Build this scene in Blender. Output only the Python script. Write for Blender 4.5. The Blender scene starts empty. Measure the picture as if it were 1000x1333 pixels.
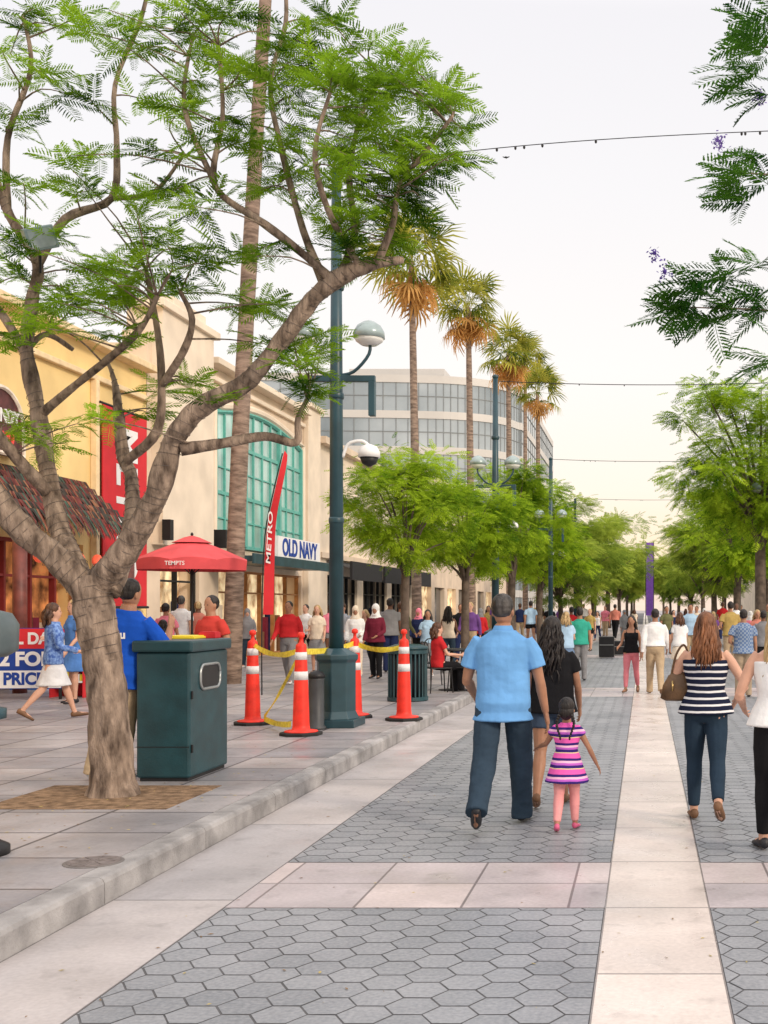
import bpy, bmesh, math, random
import numpy as np
from mathutils import Vector, Matrix, noise, Euler
from mathutils.bvhtree import BVHTree
R=math.radians; PI=math.pi
random.seed(7); rng=np.random.default_rng(7)
scene=bpy.context.scene; COL=scene.collection
F=1500.; VX,VY,CH=840.,790.,1.68; SZ=.15
def PX(px,Y): return (px-VX)/F*Y
def PZ(py,Y): return CH-(py-VY)/F*Y
def P(px,py,Y): return Vector((PX(px,Y),Y,PZ(py,Y)))
V=Vector
# ------------------------------------------------------------ camera, world, sun
cam=bpy.data.cameras.new('camera'); co=bpy.data.objects.new('camera',cam); COL.objects.link(co)
co.location=(0,0,CH); co.rotation_euler=(R(90),0,0)
cam.sensor_fit='HORIZONTAL'; cam.sensor_width=36; cam.lens=54; cam.shift_x=-.34; cam.shift_y=.1235
cam.clip_end=3000; cam.clip_start=.05; scene.camera=co
scene.view_settings.view_transform='Standard'; scene.view_settings.look='None'; scene.view_settings.exposure=0
W=bpy.data.worlds.new('World'); scene.world=W; W.use_nodes=True
nt=W.node_tree; nt.nodes.clear(); N=nt.nodes.new; Lk=nt.links.new
AZ,EL=R(125),R(26)
sky=N('ShaderNodeTexSky'); sky.sky_type='NISHITA'; sky.sun_disc=False; sky.sun_elevation=EL; sky.sun_rotation=AZ
b1=N('ShaderNodeBackground'); Lk(sky.outputs[0],b1.inputs[0]); b1.inputs[1].default_value=.015
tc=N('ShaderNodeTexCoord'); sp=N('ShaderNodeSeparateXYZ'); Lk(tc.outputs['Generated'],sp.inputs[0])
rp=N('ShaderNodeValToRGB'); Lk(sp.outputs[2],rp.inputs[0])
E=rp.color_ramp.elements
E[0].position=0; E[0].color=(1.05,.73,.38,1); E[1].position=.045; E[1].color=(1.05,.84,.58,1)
for p_,c_ in ((.10,(1.03,.91,.77,1)),(.20,(1.0,.94,.89,1)),(.34,(.94,.91,.905,1)),(.46,(.90,.875,.89,1)),(.60,(1.35,1.27,1.25,1)),(1,(1.7,1.6,1.58,1))):  # topmost stops, out of view, are brightened to add light on the ground
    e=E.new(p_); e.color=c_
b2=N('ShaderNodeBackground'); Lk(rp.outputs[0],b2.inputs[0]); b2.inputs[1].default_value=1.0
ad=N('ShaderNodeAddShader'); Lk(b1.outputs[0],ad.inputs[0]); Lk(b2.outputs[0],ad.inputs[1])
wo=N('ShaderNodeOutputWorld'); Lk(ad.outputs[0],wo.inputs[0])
sl=bpy.data.lights.new('sun','SUN'); sl.energy=2.1; sl.angle=R(12); sl.color=(1,.84,.66)
so=bpy.data.objects.new('sun',sl); COL.objects.link(so)
D=V((math.sin(AZ)*math.cos(EL),math.cos(AZ)*math.cos(EL),math.sin(EL)))
so.rotation_euler=D.to_track_quat('Z','Y').to_euler()
# ------------------------------------------------------------ materials
MC={}
def newmat(name):
    m=bpy.data.materials.new(name); m.use_nodes=True; n=m.node_tree; return m,n,n.nodes['Principled BSDF']
def mat(name,c,rough=.75,var=.15,scale=6,bump=0,bscale=30,metal=0,c2=None,emit=0,spec=.4,dist=.02,stretch=None):
    if name in MC: return MC[name]
    m,n,b=newmat(name); nn=n.nodes.new; lk=n.links.new
    t=nn('ShaderNodeTexCoord'); src=t.outputs['Object']
    if stretch:
        mp=nn('ShaderNodeMapping'); mp.inputs['Scale'].default_value=stretch; lk(src,mp.inputs[0]); src=mp.outputs[0]
    no=nn('ShaderNodeTexNoise'); no.inputs['Scale'].default_value=scale; no.inputs['Detail'].default_value=6; lk(src,no.inputs['Vector'])
    r=nn('ShaderNodeValToRGB'); lk(no.outputs['Fac'],r.inputs[0])
    a=tuple(max(0,x*(1-var)) for x in c); d=c2 if c2 else tuple(min(1,x*(1+var)) for x in c)
    r.color_ramp.elements[0].position=.32; r.color_ramp.elements[0].color=(*a,1)
    r.color_ramp.elements[1].position=.68; r.color_ramp.elements[1].color=(*d,1)
    lk(r.outputs[0],b.inputs['Base Color'])
    b.inputs['Roughness'].default_value=rough; b.inputs['Metallic'].default_value=metal
    b.inputs['Specular IOR Level'].default_value=spec
    if emit: lk(r.outputs[0],b.inputs['Emission Color']); b.inputs['Emission Strength'].default_value=emit
    if bump:
        n2=nn('ShaderNodeTexNoise'); n2.inputs['Scale'].default_value=bscale; n2.inputs['Detail'].default_value=5; lk(src,n2.inputs['Vector'])
        bp=nn('ShaderNodeBump'); bp.inputs['Strength'].default_value=bump; bp.inputs['Distance'].default_value=dist
        lk(n2.outputs['Fac'],bp.inputs['Height']); lk(bp.outputs[0],b.inputs['Normal'])
    MC[name]=m; return m
def cloth(name,c,b=.6): return mat('cloth_'+name,c,.9,.14,5,b,7,spec=.12,dist=.03)
def stripes(name,period,cols,rough=.9):
    m,n,b=newmat(name); nn=n.nodes.new; lk=n.links.new
    t=nn('ShaderNodeTexCoord'); s=nn('ShaderNodeSeparateXYZ'); lk(t.outputs['Object'],s.inputs[0])
    no=nn('ShaderNodeTexNoise'); no.inputs['Scale'].default_value=5; lk(t.outputs['Object'],no.inputs['Vector'])
    ma=nn('ShaderNodeMath'); ma.operation='MULTIPLY_ADD'; lk(no.outputs['Fac'],ma.inputs[0]); ma.inputs[1].default_value=.02; lk(s.outputs[2],ma.inputs[2])
    d=nn('ShaderNodeMath'); d.operation='DIVIDE'; lk(ma.outputs[0],d.inputs[0]); d.inputs[1].default_value=period
    f=nn('ShaderNodeMath'); f.operation='FRACT'; lk(d.outputs[0],f.inputs[0])
    r=nn('ShaderNodeValToRGB'); r.color_ramp.interpolation='CONSTANT'; lk(f.outputs[0],r.inputs[0])
    el=r.color_ramp.elements
    for i,(p,c) in enumerate(cols):
        if i<2: e=el[i]; e.position=p
        else: e=el.new(p)
        e.color=(*c,1)
    lk(r.outputs[0],b.inputs['Base Color']); b.inputs['Roughness'].default_value=rough; b.inputs['Specular IOR Level'].default_value=.15
    return m
def plaid(name,a,c2):
    m,n,b=newmat(name); nn=n.nodes.new; lk=n.links.new
    t=nn('ShaderNodeTexCoord'); ch=nn('ShaderNodeTexChecker'); ch.inputs['Scale'].default_value=26; lk(t.outputs['Object'],ch.inputs[0])
    ch.inputs[1].default_value=(*a,1); ch.inputs[2].default_value=(*c2,1); lk(ch.outputs[0],b.inputs['Base Color']); b.inputs['Roughness'].default_value=.9
    return m
def tiles(name,w,h,c1,c2,mort,ms=.006,rough=.5,off=0,shift=(0,0,0),bump=.25,wear=.18):
    m,n,b=newmat(name); nn=n.nodes.new; lk=n.links.new
    t=nn('ShaderNodeTexCoord'); mp=nn('ShaderNodeMapping'); mp.inputs['Location'].default_value=shift; lk(t.outputs['Object'],mp.inputs[0])
    br=nn('ShaderNodeTexBrick'); lk(mp.outputs[0],br.inputs[0]); br.offset=off; br.squash=1
    br.inputs['Color1'].default_value=(*c1,1); br.inputs['Color2'].default_value=(*c2,1); br.inputs['Mortar'].default_value=(*mort,1)
    br.inputs['Scale'].default_value=1; br.inputs['Mortar Size'].default_value=ms; br.inputs['Brick Width'].default_value=w; br.inputs['Row Height'].default_value=h
    br.inputs['Mortar Smooth'].default_value=.1
    def nz(sc,lo,hi,de=8,a=.3,z=.7):
        x=nn('ShaderNodeTexNoise'); x.inputs['Scale'].default_value=sc; x.inputs['Detail'].default_value=de; lk(t.outputs['Object'],x.inputs['Vector'])
        q=nn('ShaderNodeMapRange'); q.inputs[1].default_value=a; q.inputs[2].default_value=z; q.inputs[3].default_value=lo; q.inputs[4].default_value=hi; lk(x.outputs['Fac'],q.inputs[0]); return q.outputs[0]
    a=nz(1.3,1-wear,1+wear*.5); c=nz(38,.90,1.07); st=nz(5,.82,1.0,9,.30,.42)
    mu=nn('ShaderNodeMath'); mu.operation='MULTIPLY'; lk(a,mu.inputs[0]); lk(c,mu.inputs[1])
    mu2=nn('ShaderNodeMath'); mu2.operation='MULTIPLY'; lk(mu.outputs[0],mu2.inputs[0]); lk(st,mu2.inputs[1])
    vm=nn('ShaderNodeVectorMath'); vm.operation='SCALE'; lk(br.outputs['Color'],vm.inputs[0]); lk(mu2.outputs[0],vm.inputs['Scale'])
    lk(vm.outputs[0],b.inputs['Base Color'])
    rr=nz(3,rough-.15,rough+.15); lk(rr,b.inputs['Roughness'])
    bp=nn('ShaderNodeBump'); bp.invert=True; bp.inputs['Strength'].default_value=bump; bp.inputs['Distance'].default_value=.004; lk(br.outputs['Fac'],bp.inputs['Height']); lk(bp.outputs[0],b.inputs['Normal'])
    return m
def leafmat(name,dark,light,tr=.35,nsc=1.2):
    m=bpy.data.materials.new(name); m.use_nodes=True; n=m.node_tree; n.nodes.clear(); nn=n.nodes.new; lk=n.links.new
    g=nn('ShaderNodeNewGeometry'); t=nn('ShaderNodeTexCoord'); no=nn('ShaderNodeTexNoise'); no.inputs['Scale'].default_value=nsc; no.inputs['Detail'].default_value=2; lk(t.outputs['Object'],no.inputs['Vector'])
    ma=nn('ShaderNodeMath'); ma.operation='MULTIPLY_ADD'; lk(g.outputs['Random Per Island'],ma.inputs[0]); ma.inputs[1].default_value=.4
    m2=nn('ShaderNodeMapRange'); m2.inputs[1].default_value=.36; m2.inputs[2].default_value=.62; m2.inputs[3].default_value=-.1; m2.inputs[4].default_value=.75; lk(no.outputs['Fac'],m2.inputs[0]); lk(m2.outputs[0],ma.inputs[2])
    mx=nn('ShaderNodeValToRGB'); lk(ma.outputs[0],mx.inputs[0]); e=mx.color_ramp.elements; e[0].color=(*dark,1); e[1].color=(*light,1)
    df=nn('ShaderNodeBsdfDiffuse'); tl=nn('ShaderNodeBsdfTranslucent')
    lk(mx.outputs[0],df.inputs[0]); lk(mx.outputs[0],tl.inputs[0])
    s1=nn('ShaderNodeMixShader'); s1.inputs[0].default_value=tr; lk(df.outputs[0],s1.inputs[1]); lk(tl.outputs[0],s1.inputs[2])
    o=nn('ShaderNodeOutputMaterial'); lk(s1.outputs[0],o.inputs[0]); return m
BARK=mat('bark',(.17,.115,.085),.95,.55,14,1.0,38,c2=(.40,.30,.23),stretch=(1,1,.30),dist=.03)
BARK2=mat('bark_dark',(.12,.09,.07),.95,.4,6,.5,20)
PALMB=mat('palm_bark',(.20,.14,.11),.95,.35,4,.8,14,c2=(.38,.28,.22),stretch=(1,1,4))
LEAF=leafmat('leaf_near',(.020,.085,.008),(.36,.58,.035),.5,1.5)
LEAFB=leafmat('leaf_mid',(.045,.15,.010),(.52,.70,.045),.45,1.3)
LEAFF=leafmat('leaf_far',(.09,.19,.025),(.50,.60,.09),.45,.45)
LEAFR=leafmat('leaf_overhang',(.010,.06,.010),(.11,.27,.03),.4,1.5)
PALMG=leafmat('palm_green',(.05,.12,.015),(.55,.52,.09),.5,.9)
PALMD=leafmat('palm_dry',(.34,.17,.05),(.90,.54,.20),.5,.8)
PURP=leafmat('blossom',(.10,.06,.30),(.32,.22,.62),.3)
TEAL=mat('teal_metal',(.010,.048,.060),.42,.25,5,.1,60,spec=.5)
TEALP=mat('pole_metal',(.018,.056,.073),.4,.25,3,spec=.5)
BLACK=mat('black_metal',(.012,.012,.014),.5,.2)
RUB=mat('black_rubber',(.018,.018,.018),.8,.3)
ORA=mat('cone_orange',(.80,.035,.018),.5,.18,9)
WHT=mat('white_band',(.72,.72,.73),.5,.14,12)
YEL=mat('tape_yellow',(.85,.68,.04),.5,.1)
BEI=mat('stucco_beige',(.70,.57,.44),.9,.12,1.1,.15,60)
BEI2=mat('stucco_cream',(.77,.66,.53),.9,.11,1.1,.15,60)
YLW=mat('stucco_yellow',(.84,.62,.28),.9,.12,.9,.15,60)
GLS=mat('glass_teal',(.34,.52,.49),.12,.4,.6,spec=.8)
TMET=mat('teal_frame',(.12,.42,.36),.45,.1)
DGL=mat('glass_dark',(.04,.05,.06),.1,.4,.7,spec=.8)
WARM=mat('shop_glow',(.80,.36,.12),.8,.7,2.6,c2=(1,.82,.5),emit=.7)
WARMR=mat('shop_glow_red',(.06,.012,.01),.8,.6,2.5,c2=(.85,.32,.10),emit=.4)
WOOD=mat('wood_brown',(.16,.07,.03),.6,.25,5)
RED=mat('banner_red',(.62,.025,.035),.75,.1,2,.3,5)
REDU=mat('umbrella_red',(.62,.075,.085),.8,.18,2,.2,8)
WHP=mat('white_paint',(.8,.8,.8),.6,.04)
BLUP=mat('blue_paint',(.01,.05,.30),.5,.1)
STEEL=mat('steel',(.4,.42,.42),.35,.1,metal=.8)
GREYC=mat('concrete',(.42,.40,.39),.8,.12,2,.2,50)
SOIL=mat('soil',(.20,.12,.065),1,.4,12,.9,60,c2=(.34,.22,.13))
GUT=tiles('apron_tiles',.70,2.3,(.42,.40,.41),(.50,.46,.45),(.16,.15,.15),.008,.5,0,(3.05,.3,0),wear=.24)
STRIP=tiles('strip_tiles',.585,1.16,(.60,.53,.49),(.72,.64,.59),(.24,.21,.20),.008,.34,0,(.225,-6.43+1.16*8,0),wear=.22)
BAND=tiles('band_tiles',.6,.57,(.43,.39,.41),(.59,.51,.50),(.20,.17,.17),.008,.40,0,(.43,-6.43+.57*20,0),wear=.24)
WALK=tiles('sidewalk_tiles',.78,.78,(.25,.245,.265),(.41,.38,.38),(.09,.085,.09),.014,.48,0,(3.2,0,0),wear=.32)
def hexmat():
    m,n,b=newmat('hex_paver'); nn=n.nodes.new; lk=n.links.new
    g=nn('ShaderNodeNewGeometry'); t=nn('ShaderNodeTexCoord')
    no=nn('ShaderNodeTexNoise'); no.inputs['Scale'].default_value=45; no.inputs['Detail'].default_value=8; lk(t.outputs['Object'],no.inputs['Vector'])
    n3=nn('ShaderNodeTexNoise'); n3.inputs['Scale'].default_value=1.1; n3.inputs['Detail'].default_value=5; lk(t.outputs['Object'],n3.inputs['Vector'])
    a=nn('ShaderNodeMath'); a.operation='MULTIPLY_ADD'; lk(g.outputs['Random Per Island'],a.inputs[0]); a.inputs[1].default_value=.20; lk(no.outputs['Fac'],a.inputs[2])
    a2=nn('ShaderNodeMath'); a2.operation='ADD'; lk(a.outputs[0],a2.inputs[0]); lk(n3.outputs['Fac'],a2.inputs[1])
    r=nn('ShaderNodeMapRange'); r.inputs[1].default_value=.7; r.inputs[2].default_value=1.55; r.inputs[3].default_value=0; r.inputs[4].default_value=1; lk(a2.outputs[0],r.inputs[0])
    c=nn('ShaderNodeValToRGB'); lk(r.outputs[0],c.inputs[0]); c.color_ramp.elements[0].color=(.155,.17,.19,1); c.color_ramp.elements[1].color=(.36,.37,.395,1)
    lk(c.outputs[0],b.inputs['Base Color']); b.inputs['Roughness'].default_value=.46
    bp=nn('ShaderNodeBump'); bp.inputs['Strength'].default_value=.5; bp.inputs['Distance'].default_value=.004; lk(no.outputs['Fac'],bp.inputs['Height']); lk(bp.outputs[0],b.inputs['Normal'])
    return m
HEX=hexmat()
MORT=mat('mortar',(.11,.11,.115),.95,.25,10)
SK={'light':mat('skin_light',(.60,.34,.24),.5,.12,9,spec=.35),'tan':mat('skin_tan',(.38,.19,.115),.5,.12,9,spec=.35),'dark':mat('skin_brown',(.16,.075,.045),.5,.08,9,spec=.35)}
HR={k:mat('hair_'+k,c,.5,.5,18,.9,40,c2=c2,stretch=(1,1,.15)) for k,c,c2 in (('black',(.008,.006,.006),(.03,.022,.02)),('brown',(.05,.022,.012),(.14,.06,.03)),('auburn',(.10,.035,.015),(.30,.12,.05)),('blond',(.34,.21,.09),(.62,.44,.22)),('grey',(.02,.018,.017),(.09,.08,.075)))}
# ------------------------------------------------------------ mesh helpers
def link(o,parent=None):
    COL.objects.link(o)
    if parent: o.parent=parent
    return o
def path(pts,rad,k=4):
    pts=[V(p) for p in pts]
    if len(pts)<3 or k<2: return pts,list(rad)
    op=[];orr=[]
    n=len(pts)
    for i in range(n-1):
        p0=pts[max(i-1,0)];p1=pts[i];p2=pts[i+1];p3=pts[min(i+2,n-1)]
        for j in range(k):
            t=j/k
            op.append(.5*((2*p1)+(p2-p0)*t+(2*p0-5*p1+4*p2-p3)*t*t+(3*p1-p0-3*p2+p3)*t**3)); orr.append(rad[i]*(1-t)+rad[i+1]*t)
    op.append(pts[-1]); orr.append(rad[-1]); return op,orr
class MB:
    def __init__(s): s.v=[];s.f=[];s.m=[]
    def add(s,vs,fs,mi=0):
        b=len(s.v); s.v.extend([tuple(v) for v in vs]); s.f.extend([tuple(i+b for i in f) for f in fs]); s.m.extend([mi]*len(fs)); return s
    def box(s,x0,x1,y0,y1,z0,z1,mi=0):
        return s.add([(x0,y0,z0),(x1,y0,z0),(x1,y1,z0),(x0,y1,z0),(x0,y0,z1),(x1,y0,z1),(x1,y1,z1),(x0,y1,z1)],[(3,2,1,0),(4,5,6,7),(0,1,5,4),(1,2,6,5),(2,3,7,6),(3,0,4,7)],mi)
    def loft(s,secs,n=14,mi=0,jit=0):
        vs=[];fs=[]
        cs=[(math.cos(2*PI*i/n),math.sin(2*PI*i/n)) for i in range(n)]
        for c,a,b in secs:
            cx,cy,cz=c; ax,ay,az=a; bx,by,bz=b
            for u,w in cs:
                x,y,z=ax*u+bx*w,ay*u+by*w,az*u+bz*w
                if jit: k=1+jit*noise.noise(V(((cx+x)*16,(cy+y)*16,(cz+z)*5))); x*=k;y*=k;z*=k
                vs.append((cx+x,cy+y,cz+z))
        for j in range(len(secs)-1):
            for i in range(n):
                i2=(i+1)%n; fs.append((j*n+i,j*n+i2,(j+1)*n+i2,(j+1)*n+i))
        fs.append(tuple(range(n-1,-1,-1))); k=(len(secs)-1)*n; fs.append(tuple(range(k,k+n)))
        return s.add(vs,fs,mi)
    def tube(s,pts,rad,n=8,mi=0,k=1,jit=0,fj=0):
        if not isinstance(rad,(list,tuple)): rad=[rad]*len(pts)
        pts,rad=path(pts,rad,k); secs=[]
        d=(pts[1]-pts[0]).normalized(); u=d.orthogonal().normalized()
        for i,p in enumerate(pts):
            d2=(pts[min(i+1,len(pts)-1)]-pts[max(i-1,0)])
            if d2.length>1e-7: d=d2.normalized()
            u=(u-d*u.dot(d)).normalized(); w=d.cross(u); r=rad[i]
            if jit: r*=1+jit*(noise.noise(p*4)+.6*noise.noise(p*11))
            secs.append((p,u*r,w*r))
        return s.loft(secs,n,mi,fj)
    def ell(s,c,r,n=12,mi=0):
        c=V(c); secs=[]
        for i in range(n//2+1):
            t=PI*i/(n//2); q=max(math.sin(t),.02); secs.append((c+V((0,0,-math.cos(t)*r[2])),V((r[0]*q,0,0)),V((0,r[1]*q,0))))
        return s.loft(secs,n,mi)
    def lathe(s,prof,c=(0,0,0),n=24,mi=0):
        c=V(c); return s.loft([(c+V((0,0,z)),V((max(r,.0005),0,0)),V((0,max(r,.0005),0))) for r,z in prof],n,mi)
    def prism_x(s,poly,x0,x1,mi=0):
        n=len(poly); vs=[(x0,y,z) for y,z in poly]+[(x1,y,z) for y,z in poly]
        fs=[tuple(range(n-1,-1,-1)),tuple(range(n,2*n))]+[(i,(i+1)%n,(i+1)%n+n,i+n) for i in range(n)]
        return s.add(vs,fs,mi)
    def xf(s,M): s.v=[tuple(M@V(v)) for v in s.v]; return s
    def mesh(s,name='m'):
        me=bpy.data.meshes.new(name); me.from_pydata(s.v,[],s.f); me.update(); return me
    def build(s,name,mats,parent=None,smooth=False,bevel=0,loc=None):
        if not isinstance(mats,(list,tuple)): mats=[mats]
        me=s.mesh(name)
        for m in mats: me.materials.append(m)
        if len(mats)>1: me.polygons.foreach_set('material_index',s.m)
        if len(s.f)<20000:
            bm=bmesh.new(); bm.from_mesh(me); bmesh.ops.recalc_face_normals(bm,faces=bm.faces); bm.to_mesh(me); bm.free()
        if smooth: me.polygons.foreach_set('use_smooth',[True]*len(me.polygons))
        o=bpy.data.objects.new(name,me); link(o,parent)
        if loc: o.location=loc
        if bevel:
            b=o.modifiers.new('bevel','BEVEL'); b.width=bevel; b.segments=2; b.limit_method='ANGLE'
        return o
def tag(o,label,cat,group=None):
    o['label']=label; o['category']=cat
    if group: o['group']=group
    return o
def struct(o): o['kind']='structure'; return o
def thing(name,label,cat,loc=(0,0,0),rz=0,group=None):
    o=bpy.data.objects.new(name,None); link(o); o.location=loc; o.rotation_euler=(0,0,rz); o.empty_display_size=.2
    return tag(o,label,cat,group)
def dup(o,loc=None,rz=None,label=None,parent=None,scale=None):
    c=o.copy(); COL.objects.link(c)
    if parent: c.parent=parent
    if loc is not None: c.location=loc
    if rz is not None: c.rotation_euler=(0,0,rz)
    if scale: c.scale=(scale,)*3 if not isinstance(scale,tuple) else scale
    if label: c['label']=label
    for ch in list(o.children): dup(ch,parent=c)
    return c
def textmesh(t,size,ext=.006,bold=.0):
    cu=bpy.data.curves.new('t','FONT'); cu.body=t; cu.size=size; cu.extrude=ext; cu.offset=bold; cu.align_x='CENTER'; cu.align_y='CENTER'
    o=bpy.data.objects.new('t',cu); COL.objects.link(o)
    me=bpy.data.meshes.new_from_object(o.evaluated_get(bpy.context.evaluated_depsgraph_get())); bpy.data.objects.remove(o); return me
LET={k:textmesh(*a) for k,a in {'navy':('OLD NAVY',.70,.01,.020),'candy':('CANDY',.34,.02,.010),'land':('LAND',.30,.02,.010),'metro':('METRO',.98,.004,.022),'flag':('METRO',.14,.002,.002),'para':('TEMPTS',.10,.002,.001),
  'all':('ALL DAY',.26,.002,.010),'two':('2 FOR',.31,.002,.013),'price':('PRICES',.27,.002,.011),'pau':('Pau',.10,.0,.004)}.items()}
def text(name,key,m,loc,rot,parent=None,sx=1,sy=1):
    me=LET[key]; me.materials.clear(); me.materials.append(m)
    o=bpy.data.objects.new(name,me); link(o,parent); o.location=loc; o.rotation_euler=rot; o.scale=(sx,sy,1); return o
FX=(R(90),0,R(90)); FC=(R(90),0,0)
# ------------------------------------------------------------ people
def vox(mb,size,sm=3,disp=0,dsc=9):
    me=mb.mesh(); o=bpy.data.objects.new('tmp',me); COL.objects.link(o)
    r=o.modifiers.new('r','REMESH'); r.mode='VOXEL'; r.voxel_size=size; r.use_smooth_shade=True
    if sm: q=o.modifiers.new('s','SMOOTH'); q.iterations=sm; q.factor=.5
    out=bpy.data.meshes.new_from_object(o.evaluated_get(bpy.context.evaluated_depsgraph_get()))
    bpy.data.objects.remove(o); bpy.data.meshes.remove(me)
    if disp:
        for v in out.vertices:
            c=v.co; n_=v.normal; k=noise.noise(V((c.x*dsc,c.y*dsc,c.z*dsc*.6)))+.45*noise.noise(V((c.x*dsc*2,c.y*dsc*2,c.z*dsc*3+9)))
            v.co=c+n_*disp*k
    out.polygons.foreach_set('use_smooth',[True]*len(out.polygons))
    out.materials.clear(); out.materials.append(None); return out
def person_parts(H=1.75,fem=False,legL=(0,0,0),legR=(0,0,0),armL=(8,0,8),armR=(8,0,8),lean=0,top='tee',bottom='trousers',hair='short',
                 bulk=1.,vs=.012,hs=1.,hairlen=.2,turn=0,tuck=False,feetout=.15,face=False,sleeve=None,flare=1.,stance=.05,seed=1):
    rd=random.Random(seed)
    b=1/(.862+.138*hs); Sx=H*b; cl=math.tan(R(lean)); child=hs>1.1
    sh=lambda p:V((p[0],p[1]+cl*max(0,p[2]-.52),p[2]))
    def leg(s,a):
        t,k,fp=[R(x) for x in a]; hip=V((s*stance,0,.52)); kn=hip+.235*V((s*.02,math.sin(t),-math.cos(t))); an=kn+.24*V((s*.01,math.sin(t-k),-math.cos(t-k)))
        f=V((s*feetout,math.cos(fp),-math.sin(fp))).normalized(); up=V((0,math.sin(fp),math.cos(fp)))
        heel=an-f*.02-up*.026; toe=an+f*.105-up*.03
        return hip,kn,an,f,up,heel,toe
    LG={-1:leg(-1,legL),1:leg(1,legR)}
    low=min(min(g[5].z-.016,g[6].z-.010) for g in LG.values()); dz=-low
    sw=(.086 if fem else .098)*bulk*(.92 if child else 1)
    def arm(s,a):
        ab,swg,fl=[R(x) for x in a[:3]]; ab2=R(a[3]) if len(a)>3 else ab*.5
        sj=sh((s*sw,0,.802)); d=V((s*math.tan(ab),math.sin(swg),-math.cos(swg))).normalized(); el=sj+d*.172
        d2=V((s*math.tan(ab2),math.sin(swg+fl),-math.cos(swg+fl))).normalized(); wr=el+d2*.148
        return sj,el,wr,d2
    AR={-1:arm(-1,armL),1:arm(1,armR)}
    wf=1.0 if not fem else .92
    TS=[(.475,.055,.045,0),(.50,.085,.060,-.004),(.54,.093 if not fem else .100,.066,-.006),(.58,.088 if not fem else .092,.060,-.002),(.63,.083 if not fem else .070,.055,.002),(.68,.088 if not fem else .076,.058,.002),
        (.73,.097*wf,.063,.004),(.775,.100*wf,.058,0),(.805,.088*wf,.048,-.002),(.825,.060*wf,.038,-.002),(.840,.036,.034,0),(.872,.030,.033,.003)]
    def tor(secs,off,bk=bulk):
        return [(sh((0,y,z)),V((rx*bk+off,0,0)),V((0,ry*bk+off,0))) for z,rx,ry,y in secs]
    HSn=[(.862,.014,.018,.020),(.872,.025,.032,.014),(.888,.033,.043,.007),(.91,.039,.049,.004),(.935,.0425,.0525,.001),(.958,.042,.052,-.001),(.978,.035,.044,-.003),(.992,.022,.029,-.004),(.999,.006,.008,-.004)]
    ct,st=math.cos(R(turn)),math.sin(R(turn))
    def hd(p):
        x,y,z=p; z=.862+(z-.862)*hs; x*=hs; y*=hs
        return sh((x*ct-y*st,x*st+y*ct,z))
    body=MB(); body.loft(tor(TS,0),18)
    if fem and not child:
        for s in (-1,1): body.ell(sh((s*.04,.042,.735)),(.034,.034,.034))
    body.loft([(hd((0,y,z)),(hd((rx,y,z))-hd((0,y,z))),(hd((0,y+ry,z))-hd((0,y,z)))) for z,rx,ry,y in HSn],18)
    c=hd((0,.0545,.918)); body.ell(c,(.007*hs,.009*hs,.014*hs),10); body.ell(hd((0,.049,.892)),(.014*hs,.008*hs,.006*hs),8)
    for s in (-1,1): body.ell(hd((s*.0435,-.003,.92)),(.006*hs,.010*hs,.017*hs),10)
    fat=1.12 if child else (bulk*.5+.5)
    for s in (-1,1):
        hip,kn,an,f,up,heel,toe=LG[s]
        body.tube([hip+V((0,0,.02)),hip.lerp(kn,.45),kn,kn.lerp(an,.3),kn.lerp(an,.75),an-up*.005],[r*fat for r in (.052,.045,.030,.032,.021,.0185)],12,k=3)
        body.tube([heel+up*.006,an-up*.018+f*.03,toe-f*.03+up*.004,toe],[.017,.021,.017,.010],10,k=2)
        sj,el,wr,d=AR[s]; af=fat*(.88 if fem else 1)
        body.tube([sj-V((s*.015,0,0)),sj.lerp(el,.3),el,el.lerp(wr,.3),wr],[r*af for r in (.030,.028,.0205,.0215,.0138)],12,k=3)
        w=V((0,1,0))-d*d.y
        if w.length<.4: w=V((0,0,1))-d*d.z
        w.normalize(); t=d.cross(w).normalized()
        if t.x*(-s)<0: t=-t
        body.loft([(wr-d*.012,w*.013,t*.011),(wr+d*.012,w*.018,t*.011),(wr+d*.035,w*.0225,t*.0105),(wr+d*.055,w*.021,t*.009)],10)
        for i,ln in enumerate((.040,.045,.041,.032)):
            o=(1.5-i)/1.5; b0=wr+d*.045+w*(o*.0155); b1=b0+(d*.95+t*.12+w*o*.18).normalized()*(ln*.55+.01); b2=b1+(d*.8+t*.55+w*o*.12).normalized()*ln*.3; b3=b2+(d*.45+t*.85).normalized()*ln*.3
            body.tube([b0,b1,b2,b3],[.0052,.0050,.0046,.0038],7)
        b0=wr+d*.012+w*.010; b1=b0+(d*.6+w*.75+t*.2).normalized()*.026; b2=b1+(d*.9+w*.3+t*.3).normalized()*.022
        body.tube([b0,b1,b2],[.0075,.0062,.0048],7)
    out=[]
    def fin(mb,part,key,v=vs,sm=2,disp=0,raw=False,dsc=9):
        mb.xf(Matrix.Translation((0,0,dz*Sx))@Matrix.Scale(Sx,4))
        if raw:
            me=mb.mesh(); me.polygons.foreach_set('use_smooth',[True]*len(me.polygons)); me.materials.append(None)
        else: me=vox(mb,v,sm,disp,dsc)
        out.append((part,me,key)); return me
    fin(body,'body','skin',vs if vs>.008 else .0062,2 if vs>.008 else 1)
    cv=max(vs,.009)
    sh_=MB(); offs={'tee':.012,'polo':.014,'long':.013,'tank':.011,'dress':.010,'jersey':.017}[top]
    hem={'tee':.50,'polo':.465,'long':.49,'tank':.52,'dress':.385,'jersey':.47}[top]
    if tuck: hem=.57
    hw=max(.094*bulk,(.10 if fem else .092)*bulk)
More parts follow.
